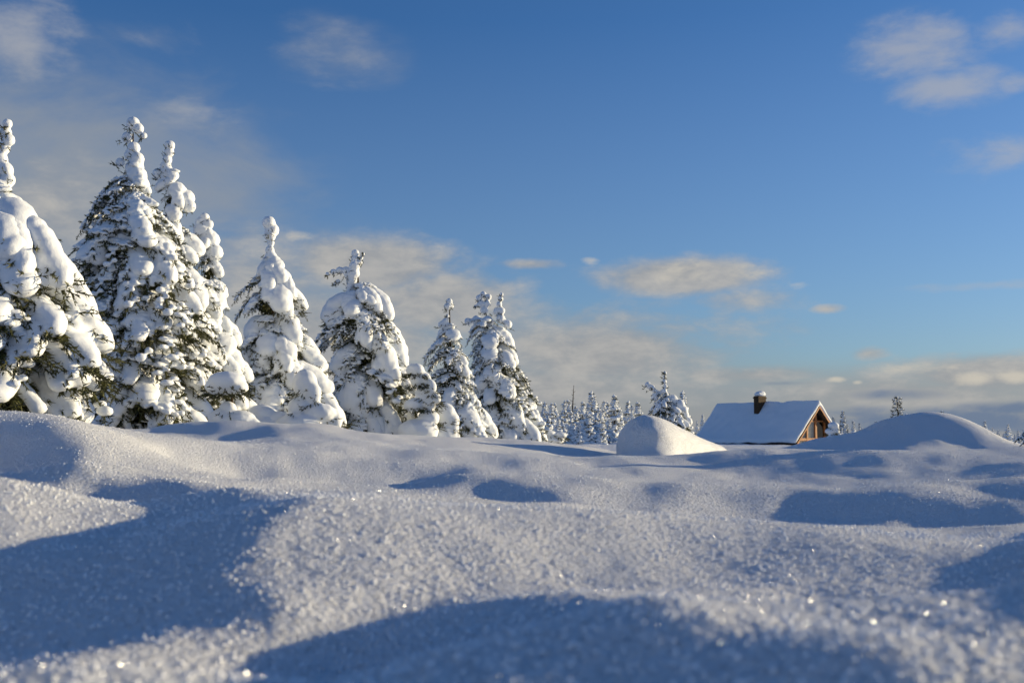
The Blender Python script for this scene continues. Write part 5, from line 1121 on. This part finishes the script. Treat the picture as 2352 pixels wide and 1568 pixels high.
def bare_pine():
    Y = 120.0; u = (2000 + 890 / 4.612) * .9408
    x = at(u, 1000, Y).x; gz = ground_z(x, Y); h = at(u, (840 + 590 / 4.612) * .9408, Y).z - gz
    root = link('distant_pine', None, None, (x, Y, gz)); tag(root, 'tall see-through pine with a bare trunk rising behind the dome-shaped drift', 'tree')
    random.seed(8); np.random.seed(8)
    link('trunk', trunk_mesh('pine_trunk', [(0, 0, -.1), (.05, 0, h * .5), (0, 0, h)], .13, .03), root)
    B = Blades(); blobs = []
    for k in range(34):
        z = h * (.32 + .66 * k / 33); a = k * 2.4; r = (.9 - .5 * k / 33) * random.uniform(.6, 1.15)
        d = np.array([math.cos(a), math.sin(a), random.uniform(-.1, .35)]); p = np.array([0, 0, z])
        B.twig(p, p + d * r, .03, .015)
        for m in range(7): B.spray(p + d * r * random.uniform(.45, 1), np.random.normal(size=3) * .6 + d, .22, 8, .16, .022)
        if random.random() < .7: q = p + d * r * .85; blobs.append((q[0], q[1], q[2] + .07, .2, .16, .08))
    link('needles', B.mesh('pine_needles', M_FARNEEDLE), root); link('snow_load', balls('pine_snow', blobs, 1, M_LOAD), root)


def dead_tree():
    Y = 92.0; u = (1280 + 1000 / 8.4) * .9408
    x = at(u, 1000, Y).x; gz = ground_z(x, Y); h = at(u, (920 + 170 / 8.4) * .9408, Y).z - gz
    root = link('dead_tree', None, None, (x, Y, gz)); tag(root, 'thin dead tree standing bare above the distant wood', 'tree')
    random.seed(9)
    link('trunk', trunk_mesh('dead_trunk', [(0, 0, -.1), (-.03, 0, h * .6), (.08, 0, h)], .09, .018), root)
    for k in range(15):
        z = h * (.35 + .6 * k / 15); a = k * 2.4; r = (.62 - .42 * k / 15) * random.uniform(.6, 1.1)
        B = Blades(); B.twig((0, 0, z), (r * math.cos(a), r * math.sin(a), z + random.uniform(-.02, .2)), .022, .010)
        link('branch', mesh_np('dead_branch', np.array(B.V), np.array(B.F), M_BARK), root)


bare_pine()
dead_tree()

# ------------------------------------------------------------------ crumbs of powder lying loose on the drifts
def crumbs():
    rng = np.random.default_rng(11)
    n = int(CRUMBS)
    Y = np.sqrt(rng.uniform(1.45 ** 2, 13.5 ** 2, n))
    near = rng.random(n) < .22
    Y[near] = rng.uniform(1.45, 4.5, near.sum())
    X = (rng.uniform(-180, 2530, n) - 1176) / 2522 * Y
    keep = noise2(X * 1.3, Y * 1.3, 51) + .8 * noise2(X * 6, Y * 6, 52) + rng.normal(0, .35, n) > -.25
    X, Y = X[keep], Y[keep]; n = len(X)
    size = .0013 + .0052 * rng.random(n) ** 2.6
    Z = height(X, Y) + grain(X, Y) + size * .0
    me = bpy.data.meshes.new('snow_crumbs')
    me.vertices.add(n); me.vertices.foreach_set('co', np.stack([X, Y, Z], 1).astype(np.float32).ravel())
    at_ = me.attributes.new('size', 'FLOAT_VECTOR', 'POINT')
    at_.data.foreach_set('vector', (size[:, None] * rng.uniform(.7, 1.3, (n, 3)) * np.array([1, 1, .85])).astype(np.float32).ravel())
    o = link('snow_crumbs', me)
    tag(o, 'loose crumbs of powder lying on the near drifts', 'snow crumbs', kind='stuff')
    t = bpy.data.node_groups.new('crumbs', 'GeometryNodeTree')
    t.interface.new_socket('Geometry', in_out='INPUT', socket_type='NodeSocketGeometry')
    t.interface.new_socket('Geometry', in_out='OUTPUT', socket_type='NodeSocketGeometry')
    gi, go = t.nodes.new('NodeGroupInput'), t.nodes.new('NodeGroupOutput')
    ic = t.nodes.new('GeometryNodeMeshIcoSphere'); ic.inputs['Radius'].default_value = 1.0; ic.inputs['Subdivisions'].default_value = 2
    sm = t.nodes.new('GeometryNodeSetMaterial'); sm.inputs['Material'].default_value = M_CRUMB
    ip = t.nodes.new('GeometryNodeInstanceOnPoints')
    na = t.nodes.new('GeometryNodeInputNamedAttribute'); na.data_type = 'FLOAT_VECTOR'; na.inputs['Name'].default_value = 'size'
    t.links.new(gi.outputs[0], ip.inputs['Points']); t.links.new(ic.outputs['Mesh'], sm.inputs['Geometry'])
    t.links.new(sm.outputs[0], ip.inputs['Instance']); t.links.new(na.outputs['Attribute'], ip.inputs['Scale'])
    t.links.new(ip.outputs[0], go.inputs[0])
    m = o.modifiers.new('scatter', 'NODES'); m.node_group = t


CRUMBS = 120000
M_CRUMB = snow_material('crumb_snow', [], base=(0.90, 0.91, 0.922))
crumbs()

# ------------------------------------------------------------------ loose frost crystals that catch the sun
def frost():
    rng = np.random.default_rng(4)
    n = 150000
    w = rng.uniform(1 / 14.0, 1 / 1.6, n); Y = 1 / w
    X = (rng.uniform(-150, 2500, n) - 1176) / 2522 * Y
    Z = height(X, Y) + grain(X, Y) + .004
    nrm = rng.normal(size=(n, 3)); nrm[:, 2] = abs(nrm[:, 2]) + .1; nrm /= np.linalg.norm(nrm, axis=1, keepdims=True)
    a = np.cross(nrm, rng.normal(size=(n, 3))); a /= np.linalg.norm(a, axis=1, keepdims=True); b = np.cross(nrm, a)
    s = (.0003 + .0006 * rng.random(n) ** 3)[:, None]
    P = np.stack([X, Y, Z], 1)
    V = np.stack([P + a * s, P + b * s, P - a * s, P - b * s], 1).reshape(-1, 3)
    m, g, bs = mat_new('frost_crystal')
    bs.inputs['Base Color'].default_value = (.92, .93, .95, 1); bs.inputs['Metallic'].default_value = .9; bs.inputs['Roughness'].default_value = .28
    o = link('frost_crystals', mesh_np('frost_crystals', V, np.arange(4 * n).reshape(n, 4), m, smooth=False))
    tag(o, 'loose frost crystals glinting on the near snow', 'frost', kind='stuff')


frost()
